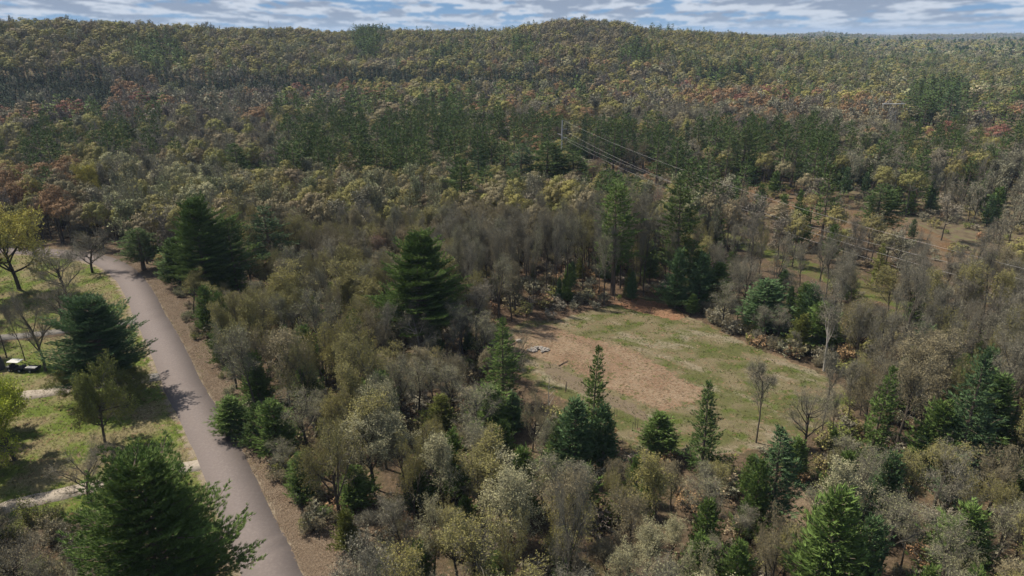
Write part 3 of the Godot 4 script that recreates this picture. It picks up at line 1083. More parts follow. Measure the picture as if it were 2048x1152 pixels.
func make_tall_stand() -> void:
	rng.seed = 808
	for i in 64:
		var u := rng.randf_range(915, 1340)
		var v := rng.randf_range(548, 646) - (u - 938) * 0.10
		var g := spot(u, v)
		var h := rng.randf_range(18.5, 23.5)
		var w := rng.randf_range(4.2, 6.5)
		var no := false
		for b in bases:
			if Vector2(g.x, g.z).distance_to(Vector2(b.x, b.y)) < 2.2:
				no = true
		if no:
			continue
		plant("bare_tree", "tall straight bare tree in the stand at the clearing's shaded back edge", "bare tree", "tall stand behind the clearing", kinds.d0[[2, 4, 0, 3][i % 4]], g, h, w, M[["bud", "tan", "sage"][i % 3]], rng.randf() * TAU)
		bases.append(Vector3(g.x, g.z, 2.0))
	for i in 14:
		var g := spot(rng.randf_range(980, 1330), rng.randf_range(560, 606))
		var h := rng.randf_range(4.0, 8.5)
		plant("young_pine", "thin understorey pine among the tall bare stand", "pine tree", "understorey pines behind the clearing", kinds.y0[i % 4], g, h, h * 0.42, M[["young", "moss", "young2"][i % 3]], rng.randf() * TAU)
		bases.append(Vector3(g.x, g.z, 1.6))

# what grows where, by the place of the crown in the photograph: outline, then shares of kinds
# o olive, y yellow, c cream, t tan, b grey bare, m plum bare, g sage, r red, f rust, P pine, N narrow pine, Y young pine, Q blue young pine, S spruce
const ZONES := [
	[[-400, -200, 2500, -200, 2500, 150, -400, 150], "ootygotobogytogobtyoogbtP"],
	[[-400, 120, 2500, 120, 2500, 200, -400, 200], "ooytbbmcgfP"],
	[[-400, 195, 2500, 195, 2500, 300, -400, 300], "bbmPoytgrPfY"],
	[[-400, 290, 2500, 290, 2500, 420, -400, 420], "bPtootogPYbo"],
	[[-400, 400, 2500, 400, 2500, 700, -400, 700], "bYootgmo"],
	[[-400, 690, 2500, 690, 2500, 1900, -400, 1900], "botogyYoYt"],
	[[-400, 30, 700, 30, 700, 140, -400, 140], "ootygobtoogtyb"],
	[[1080, 40, 1240, 40, 1260, 105, 1050, 105], "ottbbotb"],
	[[1420, 95, 2400, 95, 2400, 200, 1420, 190], "oogtogybogcP"],
	[[650, 162, 920, 162, 920, 200, 650, 200], "yoyotfob"],
	[[980, 180, 1230, 185, 1230, 235, 980, 235], "yotobfPbm"],
	[[320, 185, 690, 175, 690, 250, 320, 262], "mmbbbbf"],
	[[1200, 195, 1420, 190, 1420, 310, 1190, 300], "mbbbtoyb"],
	[[1400, 208, 1780, 208, 1780, 305, 1400, 300], "mbbbbtf"],
	[[1360, 165, 1560, 165, 1570, 208, 1360, 208], "rfbfboyt"],
	[[1600, 190, 1830, 190, 1830, 226, 1600, 226], "ffbomyb"],
	[[-50, 188, 75, 188, 75, 255, -50, 255], "rfbft"],
	[[95, 190, 190, 190, 190, 228, 95, 228], "rfbm"],
	[[225, 185, 300, 185, 300, 230, 225, 230], "rffmb"],
	[[560, 158, 700, 158, 700, 196, 560, 196], "rfmbby"],
	[[-50, 330, 60, 330, 60, 390, -50, 390], "rffyt"],
	[[105, 330, 160, 330, 160, 430, 105, 430], "fftb"],
	[[-100, 240, 340, 238, 340, 325, -100, 330], "YQboYQbmPo"],
	[[330, 232, 560, 235, 560, 320, 330, 320], "YQobmbYt"],
	[[560, 200, 700, 215, 700, 330, 560, 330], "bboPYg"],
	[[690, 192, 905, 196, 912, 345, 690, 345], "PbtoPYtb"],
	[[905, 215, 1015, 215, 1015, 320, 905, 320], "PbPYbot"],
	[[1360, 255, 1700, 262, 1700, 410, 1380, 420], "YbQbPtobP"],
	[[1690, 290, 2300, 290, 2300, 420, 1690, 430], "YbQobPbb"],
	[[1180, 245, 1370, 262, 1370, 345, 1180, 335], "PYQbbN"],
	[[175, 325, 480, 325, 480, 402, 175, 402], "cgcbogb"],
	[[480, 345, 900, 345, 900, 420, 480, 440], "ootgbtg"],
	[[900, 380, 1200, 360, 1200, 440, 900, 470], "oytobob"],
	[[440, 430, 950, 400, 900, 560, 500, 600], "oottbgo"],
	[[920, 415, 1190, 410, 1190, 520, 920, 520], "bbttobm"],
	[[360, 560, 760, 500, 800, 760, 420, 780], "oyoYgoYtyogo"],
	[[550, 740, 800, 700, 1000, 760, 1000, 900, 560, 880], "oogYoygyYoc"],
	[[560, 880, 1150, 880, 1300, 1300, 560, 1400], "bogobYcgyoY"],
	[[1250, 930, 1500, 900, 1560, 1300, 1250, 1400], "cogtbcyYg"],
	[[1650, 880, 1900, 880, 2200, 1300, 1650, 1400], "cgobtcYg"],
	[[1420, 440, 2300, 470, 2300, 700, 1700, 700, 1400, 560], "bbtbYmoQb"],
	[[1700, 640, 2300, 640, 2300, 900, 1760, 900], "btbYQo"],
	# plantations and dark groves
	[[-100, 132, 340, 134, 345, 152, -100, 150], "SSSb"],
	[[-100, 150, 240, 150, 250, 200, 230, 214, -100, 222], "SSSSSSSSb"],
	[[240, 152, 330, 152, 330, 188, 240, 196], "Sbmf"],
	[[310, 147, 655, 147, 655, 180, 400, 182, 310, 168], "SSSSSb"],
	[[660, 135, 1060, 143, 1190, 143, 1200, 178, 1050, 170, 660, 166], "SSSSSSo"],
	[[1380, 126, 1520, 132, 1540, 180, 1390, 172], "SSPo"],
	[[718, 66, 764, 66, 764, 112, 718, 112], "PP"],
	[[868, 92, 935, 92, 935, 116, 868, 116], "SSPo"],
	[[1026, 72, 1064, 72, 1064, 112, 1026, 112], "PPo"],
	[[270, 78, 372, 78, 372, 132, 270, 132], "PPPob"],
	[[1250, 88, 1315, 88, 1315, 124, 1250, 124], "PPo"],
	[[1820, 168, 1925, 168, 1925, 225, 1820, 225], "PPPNb"],
]
const KIND := {"o": "olive", "y": "yellow", "c": "cream", "t": "tan", "b": "bud", "m": "plum", "g": "sage", "r": "red", "f": "rust", "P": "pine", "N": "pine2", "Y": "young", "Q": "young2", "S": "spruce"}

const LANDMARK := [[1122, 345, "the steel power pole"], [1772, 288, "the lattice pylon"], [842, 700, "the massive round-topped pine"], [1076, 701, "the stone heap"], [1310, 612, "the orange sand"], [1520, 660, "the wide bushy pine by the thicket"], [425, 600, "the pine clump outside the road bend"], [345, 1230, "the huge pine by the road"], [1512, 885, "the forked tree in the grass"], [1737, 930, "the bright pine at the clearing's tip"], [1096, 842, "the bleached dead snag"], [1636, 1200, "the big feathery young pine"], [925, 462, "the lone conical pine"], [1745, 480, "the lone pine in the corridor"], [60, 640, "the gravel driveway"], [560, 912, "the pine over the verge"], [1183, 895, "the slim ragged pine"], [712, 1018, "the fresh green pine in the bare wood"], [482, 382, "the pine above the cream crowns"], [1890, 268, "the big pine by the pale meadow"]]

func landmark(p: Vector3) -> String:
	var best := 26.0
	var found := ""
	for a in LANDMARK:
		var g := spot(a[0], a[1])
		var d := Vector2(p.x - g.x, p.z - g.z).length()
		if d < best:
			best = d
			found = a[2]
	return found

func zone_name(p: Vector3, px: Vector3) -> String:
	var w := Vector2(p.x, p.z)
	var d := road_distance(w)
	if p.x < -60 and px.x < 430 and px.y > 480:
		return "beside the road and lawns"
	if d < 16.0:
		return "on the road verge"
	if px.y > 880 and px.x > 1150:
		return "in the scrub south of the clearing"
	if px.x < 1050 and px.y > 560:
		return "in the grey wood between road and clearing"
	if px.x > 1400 and px.y > 420:
		return "in the open wood before the power line"
	if px.y > 400:
		return "in the olive wood behind the clearing"
	if px.x > 1250:
		return "beyond the power line wires"
	return "in the deep wood behind the road bend" if px.x < 640 else "in the pine belt around the power pole"

# how tall a tree can be here without hiding what the photograph shows behind it
func room(p: Vector3, h: float, w: float, D: float) -> float:
	var best := h
	var half := pixel(p + Vector3(0, h * 0.7, 0))
	var r := w * 0.5 * F / half.z
	for s in shown:
		if D < s[4] - 1.0 and absf(half.x - s[0]) < s[1] + r * 0.75:
			var t := pixel(p + Vector3(0, best, 0))
			if t.y < s[3] and half.y > s[2]:
				best = minf(best, height_at(t.x, s[3] + (s[3] - s[2]) * rng.randf_range(-0.35, 0.3), p))
	for o in (open_views + [under_wire] if D < 330.0 else open_views):
		for k in 8:
			var t := pixel(p + Vector3(0, best * 0.93, 0))
			if best < 3.0:
				break
			if Geometry2D.is_point_in_polygon(Vector2(t.x, t.y), o) or Geometry2D.is_point_in_polygon(Vector2(t.x - r * 0.6, t.y + r * 0.5), o) or Geometry2D.is_point_in_polygon(Vector2(t.x + r * 0.6, t.y + r * 0.5), o):
				best *= 0.84
			else:
				break
	return best

var open_views := []
var under_wire := PackedVector2Array()

func make_forest() -> void:
	rng.seed = 555
	open_views = [flat(CLEARING), flat([640, 1240, 607, 1152, 482, 895, 400, 758, 326, 619, 284, 551, 222, 514, 130, 500, -60, 490, -60, 1240]), flat(STRIP), flat([1000, 560, 1330, 560, 1330, 610, 1100, 645, 1000, 660])]
	var zones := []
	for z in ZONES:
		var pts := flat(z[0])
		var box := Rect2(pts[0], Vector2.ZERO)
		for q in pts:
			box = box.expand(q)
		zones.append([pts, box, z[1]])
	var open := [clearing, poly(LAWN_A), poly(LAWN_B), poly(GLADE), poly(BROWN_GAP)]
	var thin := [poly(CORRIDOR), poly(STRIP), poly(MEADOW)]
	var la := spot(1122, 345)
	var lb := spot(2140, 605)
	var line_a := Vector2(la.x, la.z)
	var line_b := Vector2(lb.x, lb.z)
	under_wire = flat([1110, 232, 1340, 320, 1345, 380, 1110, 296])
	var floor_wood := poly([930, 590, 1000, 560, 1330, 545, 1380, 625, 1250, 600, 1110, 640, 1010, 660, 930, 690])
	var single := {}       # kind -> [apparent size, ...] of the trees to be built one by one
	var sky_line := PackedFloat32Array()
	sky_line.resize(220)
	sky_line.fill(-9.0)
	for band in [[40.0, 380.0, 4.6], [380.0, 600.0, 7.4], [600.0, 1300.0, 7.6], [1300.0, 2600.0, 12.0], [2600.0, 6500.0, 19.0]]:
		var cell: float = band[2]
		var todo := []
		var n := int(ceil(band[1] / cell))
		for j in range(0, n + 1):
			for i in range(-n, n + 1):
				var x := (i + rng.randf_range(-0.42, 0.42)) * cell
				var z := -(j + rng.randf_range(-0.42, 0.42)) * cell
				var D := sqrt(x * x + z * z)
				if D < band[0] or D >= band[1]:
					continue
				if absf(x) > -z * 0.80 + 26.0 or z > -30.0:
					continue
				todo.append([D, x, z])
		todo.sort_custom(func(a, b): return a[0] < b[0])
		for q in todo:
			var D: float = q[0]
			var p := Vector3(q[1], 0, q[2])
			p.y = ground_y(p.x, p.z)
			var w2 := Vector2(p.x, p.z)
			var px := pixel(p + Vector3(0, 13, 0))
			if D < 420.0:
				var no := false
				for o in open:
					if Geometry2D.is_point_in_polygon(w2, o):
						no = true
						break
				if no or road_distance(w2) < (3.6 if p.x > -120 else 2.5):
					continue
				for b in bases:
					if w2.distance_squared_to(Vector2(b.x, b.y)) < b.z * b.z:
						no = true
						break
				if no:
					continue
				if Geometry2D.is_point_in_polygon(w2, thin[0]) and rng.randf() < 0.86:
					continue
				if Geometry2D.is_point_in_polygon(w2, thin[1]) and rng.randf() < 0.7:
					continue
				var cut := Geometry2D.get_closest_point_to_segment(w2, line_a, line_b).distance_to(w2)
				if cut < 7.5 and rng.randf() < 0.93:
					continue
				var foot := pixel(p)
				if foot.x > 1430.0 and foot.y < 640.0 and foot.y > 380.0 and rng.randf() < 0.64:
					continue
				if Geometry2D.is_point_in_polygon(w2, floor_wood) and rng.randf() < 0.62:
					continue
			elif D < 700.0 and Geometry2D.is_point_in_polygon(w2, thin[2]) and rng.randf() < 0.9:
				continue
			# hidden behind nearer hills?
			var bin := clampi(int((atan2(p.x, -p.z) + 0.8) / 1.6 * 220.0), 0, 219)
			var top := (p.y + 17.0 - EYE) / D
			if D > 900.0:
				if top < sky_line[bin] - 0.0015:
					continue
			sky_line[bin] = maxf(sky_line[bin], (p.y + 11.0 - EYE) / D)
			# kind
			var mix := "bo"
			var c2 := Vector2(px.x + n_c.get_noise_2d(p.x * 0.03, p.z * 0.03) * 900.0 / sqrt(D), px.y)
			for z in range(zones.size() - 1, -1, -1):
				if zones[z][1].has_point(c2) and Geometry2D.is_point_in_polygon(c2, zones[z][0]):
					mix = zones[z][2]
					break
			# neighbours are often alike
			var pick := rng.randf()
			if rng.randf() < (0.6 if mix.count("P") + mix.count("N") < 2 else 0.15):
				pick = fposmod(n_b.get_noise_2d(p.x * 0.017 + 80.0, p.z * 0.017) * 2.4 + 0.5, 1.0)
			if D > 250.0 and D < 700.0 and mix.count("P") + mix.count("N") >= 2 and rng.randf() < 0.22:
				continue
			var ch := mix[mini(int(pick * mix.length()), mix.length() - 1)]
			var leaf: String = KIND[ch]
			if ch == "P" and rng.randf() < 0.42:
				leaf = "pine3"
			var conic := ch in ["P", "N", "Y", "Q", "S"]
			var h := rng.randf_range(12.5, 18.5)
			var w := rng.randf_range(6.5, 10.0)
			var set_ := "d"
			if ch == "P":
				h = rng.randf_range(19, 27)
				w = rng.randf_range(8.0, 12.0)
				set_ = "p"
			elif ch == "N":
				h = rng.randf_range(14, 21)
				w = rng.randf_range(5.5, 7.5)
				set_ = "n"
			elif ch == "Y" or ch == "Q":
				h = rng.randf_range(6, 13)
				w = h * rng.randf_range(0.48, 0.68)
				set_ = "y"
			elif not ch in ["b", "m", "g"]:
				set_ = "o"
			if ch == "S":
				h = rng.randf_range(13, 17)
				w = rng.randf_range(4.6, 6.2)
				set_ = "s"
			if D > 380.0:
				w *= clampf(cell / 6.4, 1.0, 2.0) if not conic else clampf(cell / 7.4, 1.0, 1.35)
			if not conic and mix.count("P") + mix.count("N") >= 2:
				h *= 0.78
			if not conic:
				if set_ == "d":
					h *= rng.randf_range(0.95, 1.2)
					w *= rng.randf_range(0.7, 1.0)
				if D > 380.0:
					var vary := rng.randf_range(0.6, 1.42)
					w *= vary
					h *= lerpf(1.0, vary, 0.4)
				if px.y > 800.0 and px.x > 1200.0:
					h *= rng.randf_range(0.6, 0.9)
			if D < 420.0:
				h = minf(h, room(p, h, w, D))
				if h < (3.5 if set_ == "y" else 5.0):
					continue
				w = minf(w, h * (0.7 if not set_ in ["d", "o"] else 0.62))
			var turn := rng.randf() * TAU
			var kind: String = {"d": "leafy_tree", "o": "leafy_tree", "p": "pine_tree", "n": "pine_tree", "y": "young_pine", "s": "spruce_tree"}[set_]
			if ch in ["r", "f"]:
				kind = "maple_tree"
			elif ch in ["b", "m", "g"]:
				kind = "bare_tree"
			var show := h * w / (D * D)
			if px.x < -120 or px.x > 2170 or px.y > 1500:
				show *= 0.02
			if not single.has(kind):
				single[kind] = []
			if set_ == "s":
				var p2 := p + Vector3(rng.randf_range(3.0, 4.2), 0, rng.randf_range(-4.2, -3.0))
				p2.y = ground_y(p2.x, p2.z)
				single[kind].append([show * 0.98, p2, h * rng.randf_range(0.85, 1.1), w, set_, leaf, turn + 1.0, D, px, rng.randi()])
			single[kind].append([show, p, h, w, set_, leaf, turn, D, px, rng.randi()])
	# the 300 of each kind that show largest are things, the rest is one mass for each kind
	var quota := {"leafy_tree": 285, "bare_tree": 225, "maple_tree": 120, "pine_tree": 230, "young_pine": 230, "spruce_tree": 120}
	for kind in single:
		var list: Array = single[kind]
		list.sort_custom(func(a, b): return a[0] > b[0])
		var mass := {}
		for i in list.size():
			var t: Array = list[i]
			var lod := 0 if t[7] < 190.0 else (1 if t[7] < 460.0 else 2)
			if i < quota[kind]:
				var shapes: Array = kinds[t[4] + str(lod)]
				var k: Dictionary = shapes[t[9] % shapes.size()]
				var colour: String = LEAF[t[5]][3]
				var label := ""
				var z := zone_name(t[1], t[8])
				var near_to := landmark(t[1])
				if near_to:
					z = "close to " + near_to
				var full: float = {"leafy_tree": 15.0, "bare_tree": 16.5, "maple_tree": 15.0, "pine_tree": 22.0, "young_pine": 9.0, "spruce_tree": 15.0}[kind]
				var size := "tall" if t[2] > full * 1.1 else ("low" if t[2] < full * 0.8 else "middling")
				var build := "broad" if t[3] / t[2] > {"leafy_tree": 0.58, "bare_tree": 0.44, "maple_tree": 0.58, "pine_tree": 0.46, "young_pine": 0.58, "spruce_tree": 0.4}[kind] else "slim"
				match kind:
					"leafy_tree": label = "%s %s tree budding %s %s" % [size, build, colour, z]
					"bare_tree": label = "%s %s bare tree, %s twigs, %s" % [size, build, colour, z]
					"maple_tree": label = "%s %s maple with %s buds %s" % [size, build, colour, z]
					"pine_tree": label = "%s %s %s pine with layered limbs %s" % [size, build, colour, z]
					"young_pine": label = "%s %s young %s pine %s" % [size, build, colour, z]
					"spruce_tree": label = "narrow blackish conifer in the planted rows below the hills"
				plant(kind, label, {"leafy_tree": "tree", "bare_tree": "bare tree", "maple_tree": "maple tree", "pine_tree": "pine tree", "young_pine": "pine tree", "spruce_tree": "conifer"}[kind], label, k, t[1], t[2], t[3], M[t[5]], t[6])
			else:
				var key: String = (t[4] + str(lod)) if t[7] < 1500.0 else ("blob" if t[4] in ["d", "o"] else "cone")
				var shapes: Array = kinds[key]
				var id := "%s:%d" % [key, t[9] % shapes.size()]
				if not mass.has(id):
					mass[id] = []
				mass[id].append(t)
		if mass.size():
			crowd({"leafy_tree": "budding_woodland", "bare_tree": "bare_woodland", "maple_tree": "maple_woodland", "pine_tree": "pine_woodland", "young_pine": "young_pine_woodland", "spruce_tree": "spruce_woodland"}[kind], mass, {"leafy_tree": "mass of olive and yellow-green budding crowns over plain and hills", "bare_tree": "mass of grey-brown bare crowns over plain and hills", "maple_tree": "scattered red and rusty maple crowns far into the wood", "pine_tree": "dark pine crowns scattered through the far wood", "young_pine": "young green pines scattered through the far wood", "spruce_tree": "blackish planted conifers in bands below the hills"}[kind])

func crowd(called: String, mass: Dictionary, label: String) -> void:
	var o := Node3D.new()
	o.name = numbered(called)
	add_child(o)
	o.set_meta("kind", "stuff")
	o.set_meta("label", label)
	for id in mass:
		var key: String = id.get_slice(":", 0)
		var k: Dictionary = kinds[key][int(id.get_slice(":", 1))]
		var list: Array = mass[id]
		for layer in ["trunk", "twigs", "leaves"]:
			if k[layer].get_surface_count() == 0:
				continue
			var mm := MultiMesh.new()
			mm.transform_format = MultiMesh.TRANSFORM_3D
			mm.use_colors = layer == "leaves"
			mm.mesh = k[layer]
			mm.instance_count = list.size()
			for i in list.size():
				var t: Array = list[i]
				var b := Basis(Vector3.UP, t[6]).scaled_local(Vector3(t[3] / k.w, t[2] / k.h, t[3] / k.w))
				mm.set_instance_transform(i, Transform3D(b, t[1]))
				if layer == "leaves":
					var c: Array = LEAF[t[5]]
					var s: float = (0.85 if not t[4] in ["p", "n", "y"] else 0.80) + 0.36 * fposmod(t[9] * 0.61803, 1.0)
					var s2: float = 0.92 + 0.16 * fposmod(t[9] * 0.317, 1.0)
					mm.set_instance_color(i, Color(c[0] * s, c[1] * s * s2, c[2] * s))
			var m := MultiMeshInstance3D.new()
			m.name = {"trunk": "trunks", "twigs": "branches", "leaves": "foliage"}[layer]
			m.multimesh = mm
			o.add_child(m, true)

# ---------------------------------------------------------------- thickets and undergrowth
func make_shrubs() -> void:
	rng.seed = 31
	var line := PackedVector2Array()
	for a in [[1375, 622], [1425, 646], [1500, 682], [1560, 706], [1620, 730], [1680, 756], [1715, 790]]:
		var p := spot(a[0], a[1])
		line.append(Vector2(p.x, p.z))
	for i in line.size() - 1:
		var n := int((line[i + 1] - line[i]).length() / 1.5)
		var out := (line[i + 1] - line[i]).normalized()
		var back := Vector2(out.y, -out.x)
		for k in n:
			var q := line[i].lerp(line[i + 1], (k + rng.randf()) / n) + back * rng.randf_range(-0.4, 6.5)
			var kd: Dictionary = kinds.shrub[rng.randi() % 3]
			var o := thing("bare_shrub", "brown bare shrub in the thicket along the clearing's sunny edge", "shrub", Vector3(q.x, 0, q.y), rng.randf() * TAU, "brown thicket along the clearing")
			var s := rng.randf_range(0.8, 1.35)
			o.scale = Vector3(s, s, s)
			part("stems", kd.trunk, o)
			var c := part("twigs", kd.crown, o)
			c.set_surface_override_material(kd.slot, [M.tan, M.bud, M.plum, M.rust][[0, 0, 1, 1, 2, 3][rng.randi() % 6]])
	# brush at the low corner of the lawn
	for i in 34:
		var q := spot(rng.randf_range(-30, 240), rng.randf_range(1035, 1190))
		var kd: Dictionary = kinds.shrub[i % 3]
		var green := i % 3 == 0
		var o := thing("lawn_shrub", "mossy green shrub in the brush under the huge white pine" if green else "tangled brown shrub in the brush under the huge white pine", "shrub", q, rng.randf() * TAU, "green brush under the huge pine" if green else "brown brush under the huge pine")
		var s := rng.randf_range(0.8, 1.5)
		o.scale = Vector3(s, s, s)
		part("stems", kd.trunk, o)
		var c := part("twigs", kd.crown, o)
		c.set_surface_override_material(kd.slot, M.moss if green else [M.tan, M.bud][i % 2])
	for i in 46:
		var k := rng.randi_range(1, road_line.size() - 7)
		var s2 := (road_line[k + 1] - road_line[k]).normalized()
		var q := road_line[k].lerp(road_line[k + 1], rng.randf()) + Vector2(-s2.y, s2.x) * rng.randf_range(2.6, 7.5)
		var kd: Dictionary = kinds.shrub[i % 3]
		var o := thing("verge_shrub", "low twiggy shrub on the leaf-strewn road verge", "shrub", Vector3(q.x, 0, q.y), rng.randf() * TAU, "shrubs on the road verge")
		var s := rng.randf_range(0.45, 1.1)
		o.scale = Vector3(s * 1.2, s, s * 1.2)
		part("stems", kd.trunk, o)
		var c := part("twigs", kd.crown, o)
		c.set_surface_override_material(kd.slot, [M.tan, M.moss, M.sage, M.young][i % 4])
	# low brush all through the wood
	var mass := {}
	for i in 7600:
		var D := sqrt(rng.randf()) * 330.0 + 45.0
		var az := rng.randf_range(-0.72, 0.72)
		var p := Vector3(sin(az) * D, 0, -cos(az) * D)
		var w2 := Vector2(p.x, p.z)
		if Geometry2D.is_point_in_polygon(w2, clearing) or road_distance(w2) < 3.0:
			continue
		var px := pixel(p)
		if px.x < 430 and px.y > 480:
			continue
		if px.x > 1380 and px.y > 360 and px.y < 640 and rng.randf() < 0.8:
			continue
		var s := rng.randf_range(0.6, 1.5)
		var id := "brush:%d" % (i % 2)
		if not mass.has(id):
			mass[id] = []
		var k: Dictionary = kinds.brush[i % 2]
		mass[id].append([0, p, k.h * s, k.w * s * rng.randf_range(0.9, 1.5), "", ["bud", "tan", "plum", "moss", "rust", "bud", "olive"][rng.randi() % 7], rng.randf() * TAU, D, px, rng.randi()])
	crowd("undergrowth", mass, "low brown and mossy undergrowth between the trees")

# ---------------------------------------------------------------- grass and fallen leaves
func make_ground_cover() -> void:
	rng.seed = 99
	var tuft := Shape.new()
	for k in 7:
		var a := rng.randf() * TAU
		var b := Vector3(cos(a), 0, sin(a)) * rng.randf_range(0.02, 0.16)
		var s := Vector3(-sin(a), 0, cos(a)) * 0.018
		tuft.tri(b - s, b + s, b + Vector3(cos(a) * 0.1, rng.randf_range(0.08, 0.2), sin(a) * 0.1), grey(0.6, 1.0))
	var leaf := Shape.new()
	for k in 5:
		var b := Vector3(rng.randf_range(-0.3, 0.3), 0.015 + rng.randf() * 0.03, rng.randf_range(-0.3, 0.3))
		var e := Vector3(rng.randf_range(-1, 1), rng.randf_range(-0.3, 0.3), rng.randf_range(-1, 1)).normalized() * 0.08
		var f := e.cross(Vector3.UP).normalized() * 0.045
		leaf.tri(b - e, b + f, b + e, grey(0.6, 1.0))
		leaf.tri(b - e, b + e, b - f, grey(0.6, 1.0))
	var lawns := [clearing, poly(LAWN_A), poly(LAWN_B)]
	var bare := poly(BARE)
	var pts := []
	var cols := []
	for l in lawns.size():
		var box := Rect2(lawns[l][0], Vector2.ZERO)
		for q in lawns[l]:
			box = box.expand(q)
		for i in int(box.get_area() * 3.2):
			var q := box.position + box.size * Vector2(rng.randf(), rng.randf())
			if not Geometry2D.is_point_in_polygon(q, lawns[l]) or road_distance(q) < 0.6:
				continue
			var g := n_b.get_noise_2d(q.x * 0.2 + 7.0, q.y * 0.24)
			if l == 0 and (Geometry2D.is_point_in_polygon(q, bare) or g < rng.randf_range(-0.3, 0.25)):
				continue
			pts.append(Vector3(q.x, 0, q.y))
			cols.append(Color(0.062, 0.085, 0.022).lerp(Color(0.125, 0.11, 0.058), clampf(rng.randf() - g * 0.8, 0, 1)))
	scatter("grass", "short patchy spring grass on clearing and lawns", tuft.mesh(M.white), pts, cols, 0.7, 1.5)
	pts = []
	cols = []
	for i in 26000:
		var k := rng.randi() % (road_line.size() - 4)
		var s := (road_line[k + 1] - road_line[k]).normalized()
		var q := road_line[k].lerp(road_line[k + 1], rng.randf()) + Vector2(-s.y, s.x) * (absf(rng.randfn(0, 3.2)) + 0.3)
		if q.y > -40:
			continue
		pts.append(Vector3(q.x, 0, q.y))
		cols.append(Color(0.16, 0.11, 0.075).lerp(Color(0.26, 0.205, 0.15), rng.randf()))
	for i in 30000:
		var q := spot(rng.randf_range(960, 1400), rng.randf_range(540, 660))
		if Geometry2D.is_point_in_polygon(Vector2(q.x, q.z), clearing):
			continue
		pts.append(q)
		cols.append(Color(0.15, 0.10, 0.068).lerp(Color(0.23, 0.16, 0.11), rng.randf()))
	for i in 16000:
		var D := sqrt(rng.randf()) * 150.0 + 50.0
		var az := rng.randf_range(-0.7, 0.7)
		var q := Vector3(sin(az) * D, 0, -cos(az) * D)
		if Geometry2D.is_point_in_polygon(Vector2(q.x, q.z), clearing) or road_distance(Vector2(q.x, q.z)) < 0.4:
			continue
		pts.append(q)
		cols.append(Color(0.14, 0.098, 0.066).lerp(Color(0.22, 0.155, 0.10), rng.randf()))
	scatter("fallen_leaves", "dry brown leaf litter on the road verge and wood floor", leaf.mesh(M.white), pts, cols, 0.8, 1.7)
	# chips and stalks on the scraped earth
	var chip := Shape.new()
	for k in 4:
		var b := Vector3(rng.randf_range(-0.5, 0.5), 0.01, rng.randf_range(-0.5, 0.5))
		var e := Vector3(rng.randf_range(-1, 1), 0.1, rng.randf_range(-1, 1)).normalized() * rng.randf_range(0.1, 0.3)
		chip.tube(b - e, b + e, 0.022, 0.012, 3, grey(0.5, 1.0))
	pts = []
	cols = []
	var box := Rect2(bare[0], Vector2.ZERO)
	for q in bare:
		box = box.expand(q)
	for i in int(box.get_area() * 2.4):
		var q := box.position + box.size * Vector2(rng.randf(), rng.randf())
		if Geometry2D.is_point_in_polygon(q, bare):
			pts.append(Vector3(q.x, 0, q.y))
			cols.append(Color(0.11, 0.07, 0.045).lerp(Color(0.33, 0.25, 0.17), rng.randf()))
	scatter("wood_chips", "scattered brown sticks and chips on the scraped bare earth", chip.mesh(M.white), pts, cols, 0.5, 1.4)

func scatter(called: String, label: String, mesh: Mesh, pts: Array, cols: Array, lo: float, hi: float) -> void:
	var mm := MultiMesh.new()
	mm.transform_format = MultiMesh.TRANSFORM_3D
	mm.use_colors = true
	mm.mesh = mesh
	mm.instance_count = pts.size()
	for i in pts.size():
		mm.set_instance_transform(i, Transform3D(Basis(Vector3.UP, rng.randf() * TAU).scaled(Vector3.ONE * rng.randf_range(lo, hi)), pts[i]))
		mm.set_instance_color(i, cols[i])
	var m := MultiMeshInstance3D.new()
	m.name = called
	m.multimesh = mm
	m.set_meta("kind", "stuff")
	m.set_meta("label", label)
	add_child(m, true)

